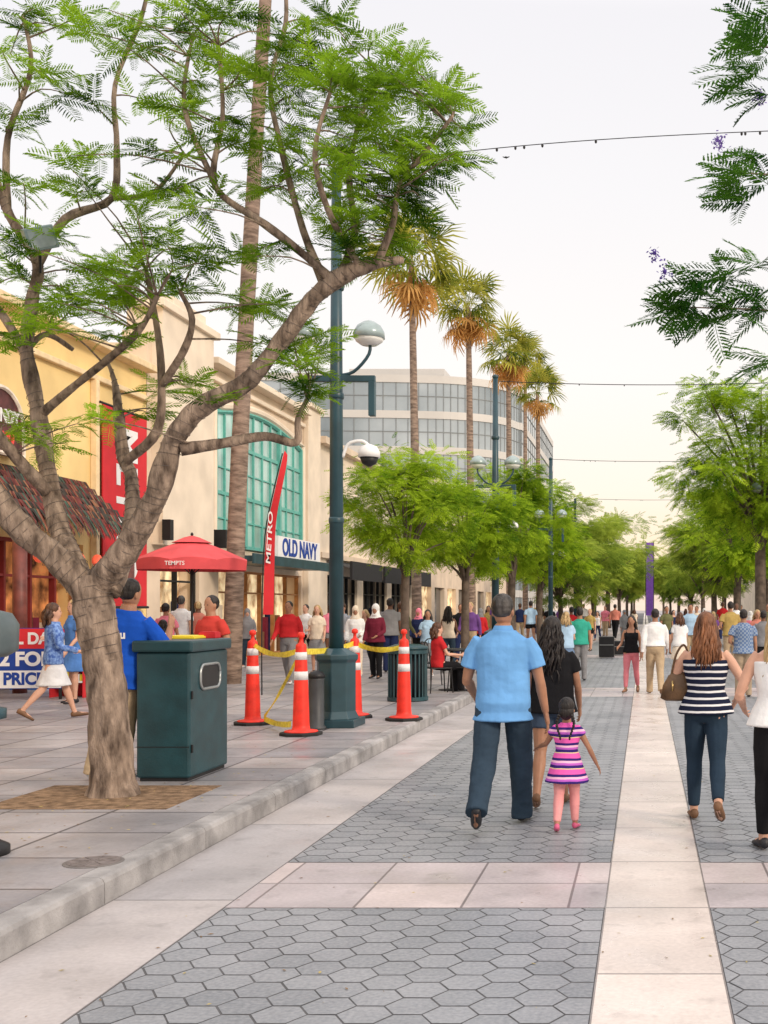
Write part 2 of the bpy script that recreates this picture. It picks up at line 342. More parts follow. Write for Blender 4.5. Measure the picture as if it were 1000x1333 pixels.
    if top=='dress': secs=[(hem,.155,.125,0),(.45,.130,.105,0),(.52,.108,.082,0)]
    else: secs=[(hem-.004,hw-.012,.060*bulk,-.004),(hem,hw+.002,.068*bulk,-.004)]
    secs+=[(z,(max(rx,.09) if top in('polo','tee','jersey') and z<.70 else rx),max(ry,.060) if z<.7 and top!='tank' else ry,y) for z,rx,ry,y in TS if (hem if top!='dress' else .54)+.02<z<(.80 if top=='tank' else .83)]
    if top!='tank': secs.append((.836,.046,.040,0)); secs.append((.846,.037,.037,0))
    sh_.loft(tor(secs,offs),20)
    if fem and not child:
        for s in (-1,1): sh_.ell(sh((s*.04,.044,.735)),(.038,.038,.038))
    sl=sleeve if sleeve is not None else {'tee':.62,'polo':.70,'long':1.95,'tank':0,'dress':.38,'jersey':.9}[top]
    for s in (-1,1):
        sj,el,wr,d=AR[s]; r0=.0335*fat*(.9 if fem else 1)+.006
        if top=='tank':
            sh_.tube([sh((s*.052,.035,.76)),sh((s*.050,.02,.815)),sh((s*.050,-.02,.822)),sh((s*.052,-.045,.76))],[.016,.013,.013,.016],8,k=2)
        elif sl<=1: sh_.tube([sj-V((s*.02,0,0)),sj.lerp(el,sl*.5),sj.lerp(el,sl)],[r0,r0*1.02,r0*(1.04 if top!='jersey' else 1.15)],12)
        else: sh_.tube([sj-V((s*.02,0,0)),sj.lerp(el,.4),el,el.lerp(wr,(sl-1)*.5),el.lerp(wr,sl-1)],[r0,r0*.98,.030*fat,.028*fat,.022*fat],12,k=2)
    fin(sh_,'shirt' if top not in('dress',) else 'dress','top',cv,2,.006*(H/1.7),dsc=7)
    if top=='polo':
        c_=MB(); c_.loft([(sh((0,-.001,.838)),V((.050,0,0)),V((0,.046,0))),(sh((0,-.001,.850)),V((.044,0,0)),V((0,.043,0))),(sh((0,0,.866)),V((.037,0,0)),V((0,.039,0)))],24); fin(c_,'collar','top',raw=True)
    pt=MB(); wz=[(z,rx,ry,y) for z,rx,ry,y in TS if .47<z<.60]+[(.60,.080,.055,0)]
    if bottom in('trousers','shorts','leggings'):
        o_=.007 if bottom!='leggings' else .003
        if top in('polo','jersey'): o_=.002
        pt.loft(tor(wz,o_),18)
        for s in (-1,1):
            hip,kn,an,f,up,heel,toe=LG[s]
            if bottom=='shorts': pt.tube([hip+V((0,0,.02)),hip.lerp(kn,.25),hip.lerp(kn,.48)],[.057*fat,.057*fat,.054*fat],14)
            elif bottom=='leggings': pt.tube([hip,hip.lerp(kn,.45),kn,kn.lerp(an,.3),kn.lerp(an,.9)],[r*fat for r in (.052,.050,.036,.037,.026)],12,k=3)
            else: pt.tube([hip,hip.lerp(kn,.45),kn,kn.lerp(an,.35),kn.lerp(an,.8),an-up*.022],[.055*fat,.055*fat,.042*fat*flare,.040*fat*flare,.036*fat*flare,.038*fat*flare],14,k=3)
    else:
        pt.loft(tor(wz[1:][::-1],.008)+[(V((0,0,.45)),V((.115,0,0)),V((0,.09,0))),(V((0,0,.38)),V((.125,0,0)),V((0,.11,0))),(V((0,0,.31)),V((.135,0,0)),V((0,.14,0)))],20)
    fin(pt,{'shorts':'shorts','leggings':'leggings','skirt':'skirt'}.get(bottom,'trousers'),'bottom',cv,2,.008*(H/1.7) if bottom!='leggings' else .002,dsc=9)
    for s in (-1,1):
        hip,kn,an,f,up,heel,toe=LG[s]; q=MB(); sd=f.cross(up).normalized()
        q.loft([(heel-f*.012+up*.010,sd*.014,up*.016),(heel+up*.014,sd*.021,up*.024),(an+f*.015-up*.014,sd*.022,up*.024),(an+f*.055-up*.024,sd*.024,up*.016),(toe-f*.012+up*.001,sd*.021,up*.012),(toe+f*.010-up*.002,sd*.010,up*.008)],12)
        fin(q,'shoe','shoe',raw=True)
    hh=MB(); T=lambda x,y,z:hd((x,y,z))
    def cap(cx,cy,cz,rx,ry,rz):
        q=MB(); q.ell((0,0,0),(1,1,1),16); hh.add([T(cx+v[0]*rx,cy+v[1]*ry,cz+v[2]*rz) for v in q.v],q.f)
    if hair in('short','bald'):
        cap(0,-.010,.950,.0475,.0545,.055); 
        cap(0,-.020,.930,.0445,.042,.040 if hair=='short' else .034)
    elif hair=='scarf':
        cap(0,-.006,.940,.051,.060,.068); hh.loft([(T(0,-.012,.915),V((.048,0,0)),V((0,.05,0))),(T(0,-.01,.865),V((.052,0,0)),V((0,.052,0))),(sh((0,0,.815)),V((.085,0,0)),V((0,.062,0))),(sh((0,0,.78)),V((.09,0,0)),V((0,.066,0)))],14)
    else:
        cap(0,-.010,.949,.050,.058,.057); cap(0,-.024,.915,.048,.044,.05)
    fine=vs<.009
    if hair in('long','wavy'):
        nl=(120 if fine else 22); LN=hairlen
        for i in range(nl):
            a=R(rd.uniform(185,355)); rr=rd.uniform(.75,1.08)
            p0=T(math.cos(a)*.046*rr,math.sin(a)*.055*rr-.006,.93+rd.uniform(-.02,.03)); l=LN*rd.uniform(.65,1.08); pts=[p0]; ph=rd.uniform(0,6)
            amp=.011 if hair=='wavy' else .005
            for j in range(1,7):
                t=j/6; q=V((p0.x*(1+.5*t)+amp*math.sin(ph+t*11),p0.y-.012*math.sin(PI*t)-.02*t+amp*math.cos(ph*1.3+t*10),p0.z-l*t)); q.y=min(q.y,sh((0,0,q.z)).y-.052 if q.z<.83 else q.y); pts.append(q)
            r=(.0062 if fine else .013); hh.tube(pts,[r*.8,r,r*1.1,r*1.1,r,r*.8,r*.25],6,k=2 if fine else 1)
    if hair=='braids':
        for s in (-1,1):
            for i in range(10): hh.ell(T(s*(.040+.012*math.sin(i*.5)),-.054-.004*i+(.006 if i%2 else 0),.895-i*.015),(.015-.0007*i,.014-.0006*i,.013),8)
    if hair=='short' or hair=='bald': fin(hh,'hair','hair',min(vs,.009),2,.004,dsc=30)
    else: fin(hh,'headscarf' if hair=='scarf' else 'hair','hair',raw=True)
    if face:
        for s in (-1,1): q=MB(); q.ell(T(s*.0165,.0475,.928),(.0065,.004,.0038),8); fin(q,'eye','eye',raw=True)
        q=MB(); q.ell(T(0,.0545,.892),(.012,.004,.003),8); fin(q,'mouth','mouth',raw=True)
    return out
EYE=mat('eye_dark',(.02,.012,.01),.3,.1); MOU=mat('mouth_tone',(.30,.08,.07),.6,.1)
def place(parts,label,X,Y,rz,cols,group=None,z=None,sc=1.):
    if z is None: z=SZ if X<-3.12 or X>3.27 else 0
    r=thing('person',label,'person',(X,Y,z),rz,group); r.scale=(sc,)*3; got={}
    for n_,me,k in parts:
        o=bpy.data.objects.new(n_,me); link(o,r); o.material_slots[0].link='OBJECT'
        o.material_slots[0].material={'eye':EYE,'mouth':MOU}.get(k) or cols[k]; got[n_]=o
    return r,got
C=cloth
JEAN=C('jeans',(.032,.054,.082)); JEAN2=C('jeans_dark',(.022,.04,.065)); DEN=C('denim',(.13,.20,.32)); DEN2=C('denim_dark',(.05,.075,.12)); KHA=C('khaki',(.45,.34,.22)); BLKC=C('black',(.012,.012,.014)); WHC=C('white',(.78,.78,.78)); SKYB=C('sky_blue',(.15,.36,.68),.45)
SHOE=mat('shoe_black',(.02,.02,.025),.5,.2); SHW=mat('shoe_white',(.6,.6,.6),.5,.1); SHB=mat('shoe_brown',(.16,.08,.04),.6,.2); SHP=mat('shoe_pink',(.7,.12,.25),.5,.2)
Xm,Ym=PX(655,8.85),8.85
pp=person_parts(1.80,legL=(-17,28,36),legR=(16,10,-4),armL=(16,6,50,-4),armR=(15,4,8,9),top='polo',bottom='trousers',hair='bald',bulk=1.12,vs=.007,flare=1.16,stance=.062,turn=-8)
place(pp,'tall man in bright blue polo shirt and dark jeans holding the small girl\'s hand',Xm,Ym,R(-2),dict(skin=SK['tan'],top=SKYB,bottom=JEAN,hair=HR['grey'],shoe=SHOE))
pp=person_parts(1.61,fem=True,legL=(-14,16,20),legR=(12,8,-4),armL=(10,-4,20,0),armR=(12,6,30,0),top='tee',bottom='shorts',hair='wavy',hairlen=.25,vs=.007,bulk=1.12,sleeve=.55,seed=4)
place(pp,'woman with long dark wavy hair in black t-shirt and denim shorts, behind the girl',PX(719,9.75),9.75,R(-3),dict(skin=SK['tan'],top=BLKC,bottom=DEN2,hair=HR['black'],shoe=SHB))
GST=stripes('girl_stripes',.115,[(0,(.80,.12,.45)),(.20,(.82,.62,.36)),(.26,(.04,.02,.16)),(.44,(.50,.12,.55)),(.58,(.88,.50,.68)),(.72,(.04,.02,.16)),(.88,(.80,.12,.45))])
pp=person_parts(1.0,fem=True,legL=(-10,14,16),legR=(10,6,0),armL=(30,30,40,32),armR=(30,0,12,24),top='dress',bottom='leggings',hair='braids',vs=.007,hs=1.28,sleeve=.40,seed=3,bulk=1.08)
place(pp,'small girl in a pink and navy striped dress with pink leggings and two dark braids',PX(738,8.65),8.65,R(-4),dict(skin=SK['tan'],top=GST,bottom=C('pink_leg',(.85,.36,.36)),hair=HR['black'],shoe=SHP))
NST=stripes('navy_stripes',.052,[(0,(.012,.016,.04)),(.68,(.72,.72,.74)),(.999,(.72,.72,.74))])
pp=person_parts(1.645,fem=True,legL=(8,6,-2),legR=(-17,26,30),armL=(22,18,95,-6),armR=(30,-12,62,-16),top='tank',bottom='leggings',hair='long',hairlen=.185,vs=.007,bulk=1.12,tuck=False,seed=8,turn=8)
place(pp,'woman with long auburn hair in navy and white striped tank top and dark jeans',PX(919,9.05),9.05,R(-3),dict(skin=SK['light'],top=NST,bottom=JEAN2,hair=HR['auburn'],shoe=SHB))
pp=person_parts(1.70,fem=True,legL=(10,8,0),legR=(-16,22,24),armL=(22,4,60,-14),armR=(10,5,20),top='tank',bottom='leggings',hair='long',hairlen=.21,vs=.007,bulk=1.12,seed=9)
place(pp,'woman in white tank top and black trousers cut off by the right edge',PX(1015,7.9),7.9,R(4),dict(skin=SK['light'],top=WHC,bottom=BLKC,hair=HR['blond'],shoe=SHOE))
bg=thing('handbag','brown leather shoulder bag hanging from the arm of the woman in stripes','bag',(PX(882,9.1),9.1,0))
LEA=mat('leather_brown',(.12,.065,.03),.45,.35,7,.3,30)
q=MB(); zb=PZ(912,9.1); q.loft([(V((0,0,zb)),V((.10,0,0)),V((0,.05,0))),(V((0,0,zb+.02)),V((.135,0,0)),V((0,.07,0))),(V((.01,0,zb+.12)),V((.125,0,0)),V((0,.06,0))),(V((.02,0,zb+.2)),V((.09,0,0)),V((0,.035,0))),(V((.025,0,zb+.225)),V((.06,0,0)),V((0,.015,0)))],18); q.build('bag_body',LEA,bg,True)
q=MB(); q.tube([(-.05,0,zb+.19),(-.01,.0,zb+.36),(.05,0,zb+.44),(.09,0,zb+.34),(.09,0,zb+.19)],.009,8,k=5); q.build('strap',LEA,bg,True)
q=MB(); q.tube([(-.04,-.06,zb+.16),(-.04,-.075,zb+.08)],.008,8); q.build('buckle',mat('brass',(.5,.35,.15),.3,.1,metal=1),bg,True)
Xj,Yj=PX(140,10.25),10.25
pp=person_parts(1.80,legL=(-3,4,0),legR=(5,6,0),armL=(8,5,20,0),armR=(26,24,118,-18),top='jersey',bottom='trousers',hair='short',vs=.008,bulk=1.14,lean=3,turn=-10)
JB=C('royal_blue',(.012,.085,.50))
r,g=place(pp,'man in royal blue sports jersey and khaki trousers between the front tree and green bin',Xj,Yj,R(-12),dict(skin=SK['tan'],top=JB,bottom=KHA,hair=HR['black'],shoe=SHW),z=SZ)
r.rotation_euler=(0,R(7),R(-12))
def project_text(key,m,root,shirt,px,py,Yw,sx=1):
    me=LET[key]; bm=bmesh.new(); bm.from_mesh(me); bmesh.ops.subdivide_edges(bm,edges=bm.edges[:],cuts=1); bm.to_mesh(me); bm.free()
    bv=BVHTree.FromPolygons([v.co[:] for v in shirt.data.vertices],[p.vertices[:] for p in shirt.data.polygons])
    M=Matrix.Translation(root.location)@root.rotation_euler.to_matrix().to_4x4(); Mi=M.inverted(); c=P(px,py,Yw); dl=(Mi.to_3x3()@V((0,1,0))).normalized()
    for v in me.vertices:
        p=Mi@(c+V((v.co.x*sx,-1,v.co.y))); h=bv.ray_cast(p,dl)
        v.co=(h[0]-dl*.006) if h[0] else Mi@(c+V((v.co.x*sx,0,v.co.y)))
    me.materials.clear(); me.materials.append(m); o=bpy.data.objects.new('lettering',me); link(o,root)
project_text('pau',WHP,r,g['shirt'],164,826,Yj)
Pr={}
def proto(k,**kw): Pr[k]=person_parts(vs=.014,**kw)
proto('walkA',H=1.75,legL=(-16,18,24),legR=(16,8,-4),armL=(8,14,15),armR=(8,-14,12),top='tee',hair='short',face=True)
proto('walkB',H=1.75,legL=(14,6,-4),legR=(-14,16,20),armL=(10,-12,12),armR=(10,14,30),top='long',hair='short',tuck=True,face=True,bulk=1.08)
proto('womanA',H=1.62,fem=True,legL=(-12,14,18),legR=(14,6,0),armL=(10,-5,25),armR=(12,12,60),top='tank',bottom='leggings',hair='long',face=True,sleeve=.4)
proto('womanB',H=1.62,fem=True,legL=(3,3,0),legR=(-2,2,0),armL=(8,5,35),armR=(8,8,80),top='tee',bottom='skirt',hair='long',hairlen=.13,face=True)
proto('womanC',H=1.62,fem=True,legL=(22,4,-8),legR=(-20,20,28),armL=(10,-8,30),armR=(12,14,60),top='long',bottom='skirt',hair='long',hairlen=.13,face=True)
proto('standA',H=1.72,legL=(2,2,0),legR=(-2,4,0),armL=(16,-8,75,-25),armR=(8,0,12),top='tee',hair='short',bulk=1.12,face=True)
proto('shortsA',H=1.74,legL=(10,5,0),legR=(-12,14,16),armL=(9,-8,15),armR=(9,10,25),top='tee',bottom='shorts',hair='short',face=True)
proto('scarf',H=1.6,fem=True,legL=(4,4,0),legR=(-6,6,4),armL=(8,5,60,-20),armR=(8,5,25),top='long',bottom='trousers',hair='scarf',face=True,bulk=1.1)
proto('seat',H=1.68,fem=True,legL=(82,84,0),legR=(86,80,0),armL=(10,25,55),armR=(10,25,60),top='tee',hair='long',hairlen=.12,face=True)
def who(k,label,px,Y,rz,h,skin,top,bot,hair,shoe=None,group=None,z=None):
    base={'walkA':1.75,'walkB':1.75,'womanA':1.62,'womanB':1.62,'womanC':1.62,'standA':1.72,'shortsA':1.74,'scarf':1.6,'seat':1.68}[k]
    return place(Pr[k],label,PX(px,Y),Y,R(rz),dict(skin=SK[skin],top=top,bottom=bot,hair=hair,shoe=shoe or SHOE),group,z,h/base)
PINK=C('pink',(.75,.22,.30)); REDC=C('red',(.50,.025,.03)); TEALC=C('green_teal',(.04,.34,.25)); LBL=C('light_blue',(.38,.55,.72)); GRY=C('grey',(.22,.22,.23)); MAR=C('maroon',(.16,.02,.04)); NAV=C('navy',(.02,.03,.09)); OLV=C('olive',(.15,.15,.07)); CRM=C('cream',(.72,.62,.50)); YLC=C('mustard',(.42,.30,.10)); PURC=C('purple',(.16,.07,.26)); CORC=C('coral',(.55,.20,.15))
PLD=plaid('plaid_blue',(.09,.16,.32),(.26,.33,.44))
PNT=mat('print_blue',(.03,.09,.38),.9,.2,26,c2=(.22,.36,.66))
who('womanA','woman in black tank top and pink trousers beside the man in white, mid-street',822,22.6,170,1.52,'tan',BLKC,C('rose',(.62,.20,.24)),HR['black'],SHB)
who('walkB','man in a white long-sleeved shirt tucked into khaki trousers on the pale centre strip',853,22.2,4,1.66,'tan',WHC,KHA,HR['black'],SHB)
who('standA','man in blue plaid shirt and beige trousers right of the woman in stripes',968,21.5,0,1.64,'tan',PLD,C('tan',(.36,.28,.2)),HR['black'])
who('womanB','woman in a white blouse and pale skirt just right of the man in white shirt',885,26.5,10,1.56,'light',WHC,CRM,HR['brown'],SHW)
who('standA','man in a sea green t-shirt and grey trousers right of the long-haired woman in black',755,26.3,10,1.66,'tan',TEALC,GRY,HR['black'])
who('womanB','person in a light blue top left of the man in sea green',737,25,4,1.58,'light',LBL,DEN,HR['blond'])
who('walkB','man in red shirt and grey trousers standing behind the traffic cones, facing camera',376,22.9,178,1.66,'tan',REDC,GRY,HR['black'],SHW)
who('scarf','woman in a white headscarf and maroon jacket walking past the lamp post',489,24.6,172,1.60,'tan',MAR,BLKC,WHC)
who('scarf','woman in a cream headscarf and white jacket left of the one in maroon',463,25.4,190,1.56,'tan',WHC,CRM,CRM,SHW)
who('standA','man in a red t-shirt standing behind the green bin near the red parasol',275,14.6,150,1.68,'tan',C('brick',(.5,.05,.04)),NAV,HR['black'])
who('womanC','woman in blue patterned jacket and pale skirt striding along the left pavement',70,15.7,-60,1.63,'light',PNT,C('pale',(.62,.62,.64)),HR['brown'],SHB)
who('womanB','blond woman in a blue dress behind the front tree trunk',96,18.3,140,1.66,'light',C('blue',(.08,.2,.5)),C('blue',(.08,.2,.5)),HR['blond'])
who('standA','man in pale grey shirt left of the lamp post, outside the cream shop corner',446,27.5,160,1.62,'light',C('ash',(.4,.42,.46)),JEAN,HR['brown'])
who('womanB','woman in a beige top standing outside the clothes shop door',413,26.5,185,1.58,'light',CRM,GRY,HR['blond'])
combo=[]
tops=[('white',WHC),('navy',NAV),('red',REDC),('grey',GRY),('black',BLKC),('pink',PINK),('light blue',LBL),('mustard',YLC),('olive',OLV),('purple',PURC),('coral',CORC),('cream',CRM)]
bots=[('black',BLKC),('denim',JEAN),('khaki',KHA),('grey',GRY),('navy',NAV)]
for i in range(60): combo.append((tops[(i*5)%12],bots[(i*3+i//12)%5]))
left=[(398,31),(430,33),(475,28),(508,27),(522,29),(545,30),(557,25.5),(584,27),(600,32),(612,29),(626,35),(636,41),(236,24.5),(216,22.6),(258,26),(322,29)]
strt=[(664,45),(677,52),(691,44),(706,54),(716,48),(729,60),(744,37),(768,44),(778,57),(788,66),(801,58),(813,50),(868,41),(877,56),(899,33),(907,46),(917,60),(929,38),(941,50),(951,31),(959,44),(977,35),(986,29),(994,26),(999,38),(893,64),(853,62),(826,70),(965,62),(648,38),(932,68),(700,64),(760,70)]
ks=['walkA','womanA','walkB','womanB','shortsA','standA','scarf']
for i,(px,Y) in enumerate(left+strt):
    (tn,tm),(bn,bm_)=combo[i]; k=ks[(i*4+i//7)%7]; rz=(180 if random.random()<.5 else 0)+random.uniform(-25,25)
    side='on left pavement' if i<len(left) else ('left of centre strip' if px<840 else 'right of centre strip')
    way='facing camera' if 90<rz%360<270 else 'walking away'
    hair=random.choice([HR['black'],HR['brown'],HR['black'],HR['blond'],HR['grey']]) if k!='scarf' else random.choice([WHC,GRY,PINK])
    gar='headscarf, ' if k=='scarf' else ''
    low='shorts' if k=='shortsA' else ('skirt' if k=='womanB' else 'trousers')
    who(k,f'person in {gar}{tn} top and {bn} {low} {side}, {way}',px,Y,rz,random.uniform(1.60,1.84) if k in('walkA','walkB','standA','shortsA') else random.uniform(1.46,1.66),random.choice(['light','tan','tan','dark']),tm,bm_,hair,random.choice([SHOE,SHW,SHB]),'pedestrians further down the promenade')
def chair(label,X,Y,rz):
    t=thing('cafe_chair',label,'chair',(X,Y,SZ),rz,'black cafe chairs')
    q=MB(); q.box(-.21,.21,-.20,.20,.43,.45); q.build('seat',BLACK,t,bevel=.008)
    for sx in(-1,1):
        for sy in(-1,1): q=MB(); q.tube([(sx*.19,sy*.18,.43),(sx*.21,sy*.21,0)],.012,8); q.build('leg',BLACK,t)
    q=MB(); q.tube([(-.19,-.20,.44),(-.19,-.25,.85),(0,-.27,.90),(.19,-.25,.85),(.19,-.20,.44)],.012,8,k=3)
    for x in(-.12,-.06,0,.06,.12): q.tube([(x,-.21,.45),(x,-.26,.87)],.006,6)
    q.build('backrest',BLACK,t,True); return t
def table(label,X,Y):
    t=thing('cafe_table',label,'table',(X,Y,SZ),0,'round cafe tables')
    q=MB(); q.lathe([(.34,.72),(.35,.73),(.35,.75),(.34,.76)]); q.build('tabletop',BLACK,t,True)
    q=MB(); q.lathe([(.03,.02),(.03,.72)],n=10); q.build('pedestal',BLACK,t,True)
    q=MB(); q.lathe([(.24,0),(.24,.015),(.05,.03)],n=20); q.build('base',BLACK,t,True)
Ys=20.6
chair('black metal chair under the seated woman in red, beside the slatted bin',PX(570,Ys),Ys,R(-60))
who('seat','seated woman in red top and black trousers at cafe table behind slatted bin',570,Ys,-60,1.6,'light',REDC,BLKC,HR['brown'],z=SZ-.02)
chair('empty black metal chair on the kerb side of the cafe table',PX(603,20.8),20.8,R(75)); table('round black cafe table in front of the seated woman in red',PX(588,21.2),21.2)
chair('empty black metal chair left of the cafe table by the slatted bin',PX(556,22.4),22.4,R(160))
Yu=22.0
chair('black chair under the red parasol',PX(212,Yu),Yu,R(30)); who('seat','seated person in a dark grey top under the red parasol',212,Yu,30,1.64,'tan',C('char',(.06,.06,.07)),BLKC,HR['black'],z=SZ-.02)
table('round cafe table standing at the foot of the red parasol',PX(232,Yu-1.3),Yu-1.3)
# ------------------------------------------------------------ ground
def sheet(name,x0,x1,y0,y1,z,m):
    q=MB(); q.add([(x0,y0,z),(x1,y0,z),(x1,y1,z),(x0,y1,z)],[(0,1,2,3)]); o=q.build(name,m); return struct(o)
sheet('ground',-900,900,-300,1600,-.02,mat('ground_mat',(.35,.33,.32),.9,.15,.5))
KX=-3.05; KR=3.2
sheet('roadway',KX,KR,-4,300,-.0022,MORT)
q=MB(); q.box(KX,-2.35,-4,300,-.01,0); struct(q.build('paving_apron',GUT))
q=MB(); q.box(2.5,KR,-4,300,-.01,0); struct(q.build('paving_apron',GUT))
q=MB(); q.box(-.225,.36,-4,300,-.01,.001); struct(q.build('centre_strip',STRIP))
bands=[(6.43,7.57),(21.6,23.9),(38,40.3),(56,110)]
q=MB()
for a,b in bands:
    q.box(-2.348,-.227,a,b,-.01,0); q.box(.362,2.498,a,b,-.01,0)
struct(q.build('crosswise_band',BAND))
def hexfield(x0,x1,y0,y1):
    a=.118; bm=bmesh.new(); dx=1.5*a; dy=math.sqrt(3)*a
    CS=[(math.cos(PI/3*k),math.sin(PI/3*k)) for k in range(6)]
    i=0; x=x0-.05
    while x<x1+a:
        y=y0-dy+(dy/2 if i%2 else 0)
        while y<y1+dy:
            h=random.uniform(-.0002,.0002); tx=random.uniform(-.0008,.0008); jx=random.uniform(-.0012,.0012); jy=random.uniform(-.0012,.0012)
            bm.faces.new([bm.verts.new((x+jx+c*(a-.0045),y+jy+s_*(a-.0068),h+tx*c)) for c,s_ in CS]); y+=dy
        x+=dx; i+=1
    for c,n_ in (((x0,0,0),(-1,0,0)),((x1,0,0),(1,0,0)),((0,y0,0),(0,-1,0)),((0,y1,0),(0,1,0))):
        bmesh.ops.bisect_plane(bm,geom=bm.verts[:]+bm.edges[:]+bm.faces[:],plane_co=c,plane_no=n_,clear_outer=True)
    me=bpy.data.meshes.new('hexagon_paving'); bm.to_mesh(me); bm.free(); me.materials.append(HEX)
    struct(link(bpy.data.objects.new('hexagon_paving',me)))
for a,b in [(2.6,6.42),(7.58,21.59),(23.91,37.99)]:
    hexfield(-2.345,-.23,a,b); hexfield(.365,2.495,a,b)
q=MB(); q.box(-2.348,-.227,40.301,55.999,-.01,-.001); q.box(.362,2.498,40.301,55.999,-.01,-.001); struct(q.build('hexagon_paving',HEX))
for s,x0 in((-1,KX),(1,KR)):
    q=MB(); y=-4
    while y<150:
        L=1.5; a=x0; b=x0+s*.16
        pr=[(a,-.01),(a,.12),(a+s*.012,.142),(a+s*.03,SZ+.001),(b,SZ+.001),(b,-.01)]
        n=len(pr); vs_=[(x,y+.004,z) for x,z in pr]+[(x,y+L-.004,z) for x,z in pr]
        q.add(vs_,[tuple(range(n)),tuple(range(2*n-1,n-1,-1))]+[(i,(i+1)%n,(i+1)%n+n,i+n) for i in range(n)]); y+=L
    struct(q.build('kerb',mat('kerb_stone',(.31,.30,.30),.75,.35,4,.35,60)))
for x0,x1 in((-12.02,KX-.168),(KR+.168,12.02)):
    q=MB(); q.box(x0,x1,-4,300,-.01,SZ); struct(q.build('pavement',WALK))
q=MB(); pts=[]
for i in range(41):
    x=-260+i*13; h=9+7*noise.noise(V((i*.31,2,0)))+4*noise.noise(V((i*.9,5,0))); pts.append((x,h))
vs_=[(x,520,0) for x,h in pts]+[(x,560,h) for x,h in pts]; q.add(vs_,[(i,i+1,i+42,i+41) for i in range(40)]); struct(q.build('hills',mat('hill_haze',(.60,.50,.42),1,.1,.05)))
q=MB(); q.box(-5.05,-3.62,8.7,9.85,SZ-.02,SZ+.004); struct(q.build('tree_pit_soil',SOIL))
q=MB(); rr_=random.Random(21)
for i in range(420):
    if i<230: x=rr_.gauss(-4.3,.8); y=rr_.gauss(9.0,1.6); z=SZ+.0065
    else: x=rr_.uniform(-3.0,2.2); y=3.2+abs(rr_.gauss(0,6)); z=.0045
    if i<230 and x>-3.24: continue
    a=rr_.uniform(0,PI); l=rr_.uniform(.006,.02); u=V((math.cos(a),math.sin(a),0))*l; w=V((-math.sin(a),math.cos(a),0))*l*.35; p=V((x,y,z)); q.add([p-u,p+w+V((0,0,.002)),p+u,p-w],[(0,1,2,3)],rr_.choice([0,1]))
o=q.build('fallen_leaves',[mat('litter_brown',(.20,.12,.05),.9,.4,20),mat('litter_yellow',(.45,.36,.12),.9,.4,20)]); tag(o,'tiny dry fallen leaves scattered over the paving and around the tree pit','leaves'); o['kind']='stuff'
mh=thing('manhole_cover','round metal manhole cover in the pavement near the front tree','manhole cover',(PX(122,6.9),6.9,SZ))
q=MB(); q.lathe([(.17,-.004),(.17,.004),(.16,.006)],n=32); q.build('rim',mat('iron_light',(.16,.145,.14),.6,.2),mh)
q=MB(); q.lathe([(.148,0),(.148,.0085),(.0,.009)],n=32)
for i in range(8): a=i*PI/4; q.box(.03,.13,-.004,.004,.0085,.012); v8=q.v[-8:]; q.v[-8:]=[(x*math.cos(a)-y*math.sin(a),x*math.sin(a)+y*math.cos(a),z) for x,y,z in v8]
q.build('lid',mat('iron',(.17,.145,.14),.6,.3,20),mh)
# ------------------------------------------------------------ buildings
def wall_ops(q,xf,th,y0,y1,z0,z1,ops,mi=0):
    ys=y0
    for (a,b,c,d) in sorted(ops):
        if a>ys: q.box(xf-th,xf,ys,a,z0,z1,mi)
        if c>z0: q.box(xf-th,xf,a,b,z0,c,mi)
        if d<z1: q.box(xf-th,xf,a,b,d,z1,mi)
        ys=b
    if ys<y1: q.box(xf-th,xf,ys,y1,z0,z1,mi)
FXp=-12.
def shop_window(root,a,b,c,d,nm=3,frame=WOOD,glow=WARM,trans=True):
    q=MB(); w=.07
    q.box(FXp-.22,FXp-.10,a,b,d-w,d); q.box(FXp-.22,FXp-.10,a,b,c,c+w)
    for i in range(nm+1):
        y=a+(b-a-w)*i/nm; q.box(FXp-.221,FXp-.099,y,y+w,c+w,d-w)
    if trans: q.box(FXp-.215,FXp-.105,a+w,b-w,c+(d-c)*.74,c+(d-c)*.74+.05)
    fr=q.build('window',frame,root)
    q=MB(); q.box(FXp-.6,FXp-.55,a,b,c,d); q.build('pane',glow,fr)
    q=MB()
    for i in range(nm*3):
        y=a+.1+(b-a-.4)*i/(nm*3); h=random.uniform(.4,1.6); q.box(FXp-.5,FXp-.32,y,y+random.uniform(.12,.3),c+.02,c+h,i%4)
    q.build('window_display',[MAR,NAV,CRM,WOOD],fr)
on=thing('clothes_shop_building','beige stucco shop building with a tall arched teal window and blue lettered sign','building')
H0=8.35; q=MB(); ops=[(28.5,31.0,.5,2.95),(32.4,40.2,SZ,2.75)]
wall_ops(q,FXp,.6,27.75,42.0,0,H0,ops); q.box(-30,FXp-.6,27.75,42.0,0,H0-.3); q.build('wall',BEI,on)
q=MB(); q.box(FXp-.6,FXp+.28,28.0,31.3,H0+.001,8.95); q.box(FXp+.001,FXp+.281,28.0,31.3,3.2,H0); q.build('tower',BEI2,on)
q=MB(); q.box(FXp+.001,FXp+.20,40.4,41.9,SZ,8.7); q.build('pilaster',BEI2,on,bevel=.02)
q=MB(); q.box(FXp-.5,FXp+.4,27.8,31.5,8.951,9.15); q.box(FXp-.5,FXp+.35,31.52,40.3,H0+.001,H0+.18); q.box(FXp-.5,FXp+.33,40.32,42.0,8.701,8.85); q.box(FXp+.002,FXp+.12,31.4,40.35,7.95,8.08); q.box(FXp+.282,FXp+.34,28.0,31.3,7.3,7.42); q.box(FXp-.4,FXp+.3,28.6,30.7,9.151,9.4)
q.build('cornice',BEI2,on,bevel=.02)
ya,yb,zb_,zt,rise=31.9,39.9,3.45,7.1,.42
